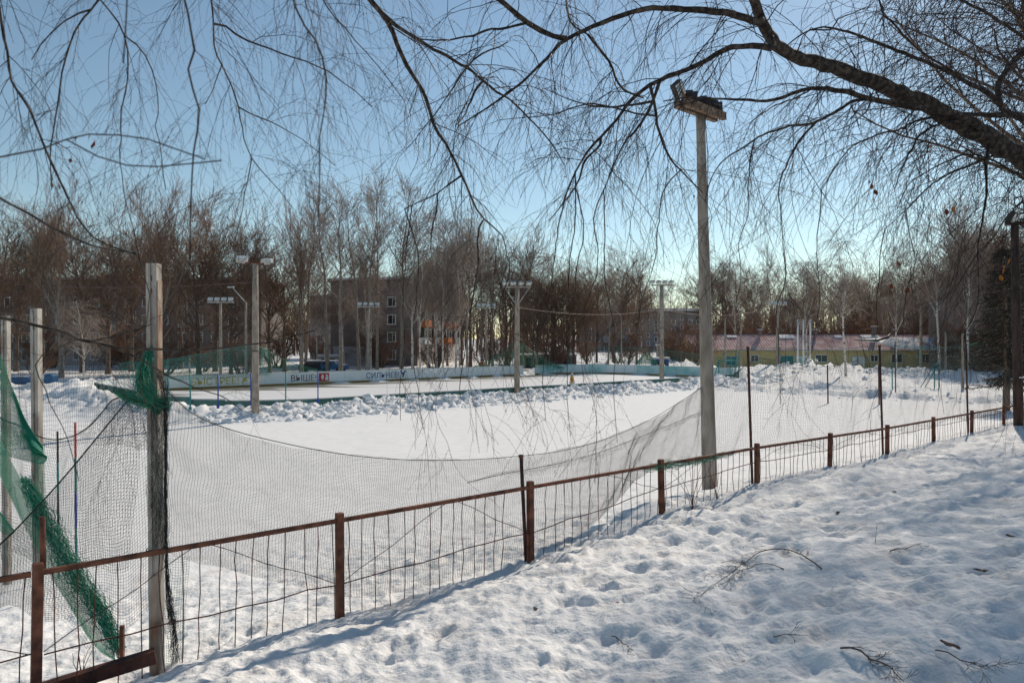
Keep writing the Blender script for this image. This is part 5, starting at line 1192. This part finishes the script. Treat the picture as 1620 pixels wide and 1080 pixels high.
B([(-60, 490), (0, 502), (50, 510), (100, 522), (150, 540), (185, 546), (232, 543), (280, 547), (340, 547), (400, 541), (450, 533), (500, 522)], 3.2, 3.2, 8, 2.0, tw=.25, sides=8)
B([(185, 546), (230, 572), (270, 600), (320, 618), (362, 630), (384, 650)], 3.2, 3.2, 4, 1.5, tw=.3)
B([(150, 540), (180, 530), (215, 524), (240, 512)], 3.2, 3.1, 5, 2, tw=.3)
B([(50, 560), (75, 610), (95, 650), (112, 700), (125, 760)], 3.0, 3.0, 2.5, 1, tw=.3)
# long single weeping strands reaching down in front of the rink
for (x0, y0, x1, y1, Y) in ((905, 262, 898, 690, 4.9), (880, 300, 862, 665, 4.9), (948, 290, 945, 560, 5.0), (640, 330, 668, 680, 4.6), (655, 330, 640, 665, 4.6), (1240, 395, 1232, 640, 5.6), (960, 300, 968, 700, 5.0), (805, 410, 790, 560, 4.7), (1045, 300, 1010, 520, 5.3), (1300, 300, 1285, 560, 5.8), (1190, 225, 1165, 480, 5.7), (1548, 470, 1530, 620, 6.3), (1400, 362, 1375, 560, 6.0), (925, 300, 915, 610, 4.95), (1440, 330, 1430, 540, 6.1), (212, 360, 222, 640, 2.6), (735, 560, 728, 640, 4.5)):
    q = gnarl.normal(0, 7, 6); B([(x0 + (x1 - x0) * t + q[i] * (t > 0), y0 + (y1 - y0) * t) for i, t in enumerate(np.linspace(0, 1, 6))], Y, Y, 2.2, .9, tw=.45, sides=4)

# fine weeping twigs on every branch
def all_twigs():
    rg = np.random.default_rng(2024); t = Tubes(3)
    for (D, R, tw, Y) in MAIN:
        L = np.linalg.norm(np.diff(D, axis=0), axis=1).sum(); sc = np.clip(Y / 5.2, .33, 1.25)
        par = D[None]; pr = R[None]
        n1 = max(3, int(L * 9.5 / sc**.7 * tw)) if tw >= .6 else max(1, int(L * 4 * tw / sc))
        A = spawn(rg, par, np.minimum(pr * .45, .0042 * sc), n1, .85 * sc, 55, -1.2, 9, .13, .12, 1, 1.0, .35, wlen=False, lvar=.6)
        Bt = spawn(rg, *A, int(n1 * 5.2), .48 * sc, 42, -1.1, 7, .18, .05, 1, .62, .4)
        Ct = spawn(rg, *Bt, int(n1 * 7), .2 * sc, 40, -.6, 5, .15, .05, 1, .7, .5)
        for a, mn in ((A, .0014), (Bt, .00095), (Ct, .0007)): t.add(a[0], np.maximum(a[1], mn * sc))
        TW.append((A, Bt, sc))
    o = link('twigs', t.mesh('twigs', M['twig'], False), birch, -bo); o['kind'] = 'stuff'
    # buds / catkins: small knots along the twigs
    V, Q = [], []; bv = np.array([[0,0,1],[1,0,0],[0,1,0],[-1,0,0],[0,-1,0],[0,0,-1.6]]); bf = np.array([[0,1,2],[0,2,3],[0,3,4],[0,4,1],[5,2,1],[5,3,2],[5,4,3],[5,1,4]])
    for A, Bt, sc in TW:
        P = Bt[0].reshape(-1, 3); k = rg.choice(len(P), max(1, len(P) // 9), replace=False)
        V.append((bv[None] * rg.uniform(.002, .0045, (len(k), 1, 1)) * sc + P[k][:, None]).reshape(-1, 3))
    V = np.concatenate(V); nn = len(V) // 6; Q = (bf[None] + 6 * np.arange(nn)[:, None, None]).reshape(-1, 3)
    o = link('buds', mesh_np('buds', V, Q, M['twig']), birch, -bo); o['kind'] = 'stuff'
all_twigs()
# a few leaves that stayed on
LEAVES = [(150, 222, 2.6, 'leaf', .03), (120, 215, 2.6, 'leaf', .016), (113, 250, 2.6, 'leaf', .016), (92, 288, 2.6, 'leaf', .022), (82, 287, 2.6, 'leaf', .018), (1379, 288, 6, 'leaf', .05), (1383, 300, 6, 'leaf', .045), (1376, 285, 6, 'leaf', .04), (1382, 313, 6, 'leaf', .045), (1472, 228, 6.2, 'leaf_o', .06), (1508, 326, 6.2, 'leaf_o', .05), (1498, 330, 6.2, 'leaf', .045), (1098, 308, 5.5, 'leaf', .03), (1590, 418, 6.6, 'leaf_o', .07), (1598, 408, 6.6, 'leaf_o', .06), (1418, 413, 6.1, 'leaf', .045), (1410, 448, 6.1, 'leaf', .04), (1437, 455, 6.1, 'leaf', .045), (1582, 434, 6.6, 'leaf_o', .05)]
for i, (x, y, Y, mm, s) in enumerate(LEAVES):
    R_ = random.Random(i); p = at(x, y, Y)
    V = [(0, 0, 0), (-.35*s, .1*s, -.4*s), (-.38*s, -.1*s, -.8*s), (0, .05*s, -1.3*s), (.38*s, .15*s, -.8*s), (.35*s, -.1*s, -.4*s), (0, .0, .35*s)]
    me = bpy.data.meshes.new('leaf'); me.from_pydata(V, [(0, 6)], [(0, 1, 2, 3), (0, 3, 4, 5)]); me.materials.append(M[mm])
    link('leaf', me, birch, Vector(p) - bo, (R_.uniform(-.5, .5), R_.uniform(-.5, .5), R_.uniform(0, 6)))

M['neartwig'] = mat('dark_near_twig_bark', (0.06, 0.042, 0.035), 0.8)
# ------------------------------------------------------------------ off to the right: the trees that shade the bank
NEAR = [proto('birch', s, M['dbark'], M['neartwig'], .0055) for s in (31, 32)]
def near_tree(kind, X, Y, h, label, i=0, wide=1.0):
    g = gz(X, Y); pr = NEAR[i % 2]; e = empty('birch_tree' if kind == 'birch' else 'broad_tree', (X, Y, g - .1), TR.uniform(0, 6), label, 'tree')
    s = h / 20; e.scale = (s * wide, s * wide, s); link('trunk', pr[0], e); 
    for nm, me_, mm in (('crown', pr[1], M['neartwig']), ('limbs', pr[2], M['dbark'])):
        o = link(nm, me_, e); o.material_slots[0].link = 'OBJECT'; o.material_slots[0].material = mm
near_tree('birch', 17.6, 21.5, 19, 'big birch outside the right edge whose boughs reach the upper right corner', 0, 1.6)
near_tree('birch', 21.5, 27.0, 20, 'bare tree behind the dark lamp pole, farther right than the first', 1, 1.3)
near_tree('birch', 13.2, 16.4, 19.5, 'birch just outside the right edge whose crown shades the trodden bank', 1, 1.35)
near_tree('birch', 11.9, 14.7, 18, 'low-crowned birch outside the right edge, nearest to the fence', 0, 1.15)
near_tree('birch', 14.9, 19.6, 20, 'taller birch behind the shading one, outside the right edge', 0, 1.7)

def spruce(X, Y, h, r, seed, label, z0=.06):
    rg = np.random.default_rng(seed); g = gz(X, Y); e = empty('spruce_tree', (X, Y, g - .1), 0, label, 'tree')
    link('trunk', tube_mesh('trunk', [(0, 0, 0), (0.03, 0, h*.5), (0, 0, h)], [.2, .12, .02], M['dbark'], 8), e)
    n = 420; zz = rg.uniform(z0, .98, n); a = rg.uniform(0, 6.28, n); L = r * (1 - zz)**.6 * rg.uniform(.55, 1.15, n) + .15
    P = np.zeros((n, 5, 3)); s = np.linspace(0, 1, 5); P[:, :, 0] = np.cos(a)[:, None] * s * L[:, None]; P[:, :, 1] = np.sin(a)[:, None] * s * L[:, None]; P[:, :, 2] = zz[:, None]*h - .25 * L[:, None] * s**1.2 + .1 * L[:, None] * s**3
    t = Tubes(3); t.add(P, np.linspace(.03, .008, 5)[None].repeat(n, 0)); link('boughs', t.mesh('boughs', M['dbark'], False), e)
    m_ = n * 16; i = rg.integers(0, n, m_); u = rg.uniform(.1, 1, m_) * 4; k = np.minimum(u.astype(int), 3); f = (u - k)[:, None]; p = P[i, k] * (1 - f) + P[i, k+1] * f
    d = P[i, k+1] - P[i, k]; d /= np.linalg.norm(d, axis=1, keepdims=True); d = d + rg.normal(size=(m_, 3)) * .6; d[:, 2] -= .35; d /= np.linalg.norm(d, axis=1, keepdims=True)
    w_ = np.cross(d, rg.normal(size=(m_, 3))); w_ /= np.linalg.norm(w_, axis=1, keepdims=True); ln = rg.uniform(.15, .38, m_)[:, None]
    V = np.stack([p - w_ * .028, p + w_ * .028, p + d * ln + w_ * .008, p + d * ln - w_ * .008], 1).reshape(-1, 3)
    link('foliage', mesh_np('foliage', V, np.arange(m_ * 4).reshape(-1, 4), M['needle']), e)
spruce((1592 - 810) * 42 / F, 42, EYE + (540 - 385) * 42 / F, 2.3, 1, 'dark spruce behind the brown lamp pole at the right edge', .16)
spruce((1640 - 810) * 52 / F, 52, EYE + (540 - 300) * 52 / F, 3.0, 2, 'taller dark spruce behind the first one at the right edge', .12)

# ------------------------------------------------------------------ fallen twigs, grass stalks and dirt on the snow
def ground_at(x, y):
    """where the ray through pixel (x, y) meets the snow"""
    k = (x - 810) / F; m_ = (y - 540) / F
    Ys = np.linspace(2.2, 25, 900); Z = EYE - m_ * Ys; G = ground(k * Ys, Ys); i = np.argmax(Z < G); return np.array([k * Ys[i], Ys[i], G[i]])
def fallen(path, w, label, ntw=14, tl=.25, seed=0):
    P = [ground_at(x, y) for x, y in path]; P = [p + np.array([0, 0, .012]) for p in P]
    D = dense(P, .05); D[:, 2] = np.maximum(D[:, 2], ground(D[:, 0], D[:, 1]) + .008)
    D[:, 2] += .02 * np.abs(np.sin(np.linspace(0, 7, len(D))))
    e = empty('fallen_branch', tuple(D[0]), 0, label, 'branch'); d0 = -Vector(D[0])
    R = np.linspace(w, w * .3, len(D)); link('stem', tube_mesh('stem', D, R, M['bark'], 6), e, d0)
    rg = np.random.default_rng(seed); A = spawn(rg, D[None], R[None] * .5, ntw, tl, 38, .0, 6, .16, .1, 1, 1, .4); Bt = spawn(rg, *A, ntw * 3, tl * .5, 35, 0, 4, .16, .1, 1, .7, .5)
    t = Tubes(3)
    for a in (A, Bt):
        g = ground(a[0][..., 0], a[0][..., 1]); a[0][..., 2] = np.clip(a[0][..., 2], g + .004, g + .10); t.add(a[0], np.maximum(a[1], .0011))
    link('twigs', t.mesh('twigs', M['twig'], False), e, d0)['kind'] = 'stuff'
fallen([(1300, 902), (1276, 886), (1240, 872), (1195, 876), (1170, 905), (1120, 935), (1095, 958)], .006, 'fallen birch branch arching over the snow right of centre', 22, .28, 1)
fallen([(1240, 902), (1205, 896), (1175, 905), (1150, 925)], .004, 'shorter straight fallen twig beside the arching fallen branch', 12, .22, 2)
fallen([(1330, 1028), (1370, 1045), (1410, 1065), (1430, 1085)], .006, 'fallen dark twigs at the bottom edge right of centre', 12, .2, 3)
fallen([(1480, 1035), (1520, 1050), (1560, 1070)], .004, 'thin fallen twig at the bottom right corner of the snow', 8, .2, 4)
fallen([(1224, 1010), (1260, 1014), (1278, 1017)], .003, 'short bare twig lying in the shaded snow low right', 3, .1, 5)
fallen([(968, 1010), (985, 1022), (1000, 1035)], .004, 'small forked twig in the snow below the middle', 6, .12, 6)
fallen([(1408, 877), (1432, 874), (1458, 866)], .005, 'short dark stick lying in the snow on the right slope', 4, .12, 7)
fallen([(1385, 860), (1387, 838)], .0025, 'little upright twig stuck in the snow on the right slope', 2, .05, 8)
def litter(x, y, s, label, m='dark', cat='debris', seed=0):
    p = ground_at(x, y); rg = np.random.default_rng(seed); bm = bmesh.new(); bmesh.ops.create_icosphere(bm, subdivisions=2, radius=1)
    for v in bm.verts:
        a_ = math.atan2(v.co.y, v.co.x); v.co *= 1 + .35 * math.sin(a_ * 3 + seed) + rg.uniform(-.35, .35); v.co.x *= s * .9; v.co.y *= s * .5; v.co.z *= s * .13
    me = bpy.data.meshes.new('litter'); bm.to_mesh(me); bm.free(); me.materials.append(M[m]); o = link('bark_scrap', me, None, p + np.array([0, 0, s * .05]), (0, 0, rg.uniform(0, 3))); tag(o, label, cat)
M['soil'] = mat('dark_soil_scrap', (0.03, 0.02, 0.016), .9, (0.10, 0.06, 0.045), 30)
litter(848, 964, .045, 'dark scrap of bark and litter lying on the bright snow below the fence', 'soil', seed=1)
litter(1554, 904, .05, 'small black lump in the snow near the right edge', 'soil', seed=2)
litter(1500, 1020, .06, 'dark patch of thawed soil near the bottom right', 'soil', seed=3)
litter(976, 954, .02, 'small reddish leaf on the snow below the fence', 'leaf', 'leaf', seed=4)
litter(1326, 811, .05, 'tuft of dry dirt in the snow above the middle of the slope', 'soil', seed=5)
litter(1176, 1049, .012, 'tiny red berry-like scrap on the snow at the bottom', 'leaf', 'leaf', seed=6)
litter(1598, 848, .05, 'dark thawed hole in the snow at the right edge', 'soil', seed=7)
litter(1415, 777, .03, 'little dark scrap high on the right slope', 'soil', seed=8)
# dry stalks by the fence
def stalks(x, y, n, h, label, seed):
    p = ground_at(x, y); rg = np.random.default_rng(seed); e = empty('dry_stalks', tuple(p), 0, label, 'plant')
    for k in range(n):
        a = rg.uniform(0, 6.28); b_ = rg.uniform(.1, .45); s = np.linspace(0, 1, 7)[:, None]
        P = np.array([math.cos(a), math.sin(a), 0]) * b_ * h * s**1.4 + np.array([0, 0, 1]) * h * s * rg.uniform(.7, 1.1) + np.cumsum(rg.normal(0, .008, (7, 3)), 0); P[0] = (0, 0, -.05)
        link('stalk', tube_mesh('stalk', P, np.linspace(.004, .0015, 7), M['rod'], 4), e)
stalks(1095, 803, 7, .75, 'dark dry shoots leaning against the fence left of the tall lamp pole', 1)
stalks(1135, 790, 5, .5, 'thin dry shoots at the foot of the tall lamp pole', 2)
stalks(128, 1078, 6, .3, 'tuft of dry grass stalks at the foot of the fence in the lower left', 3)
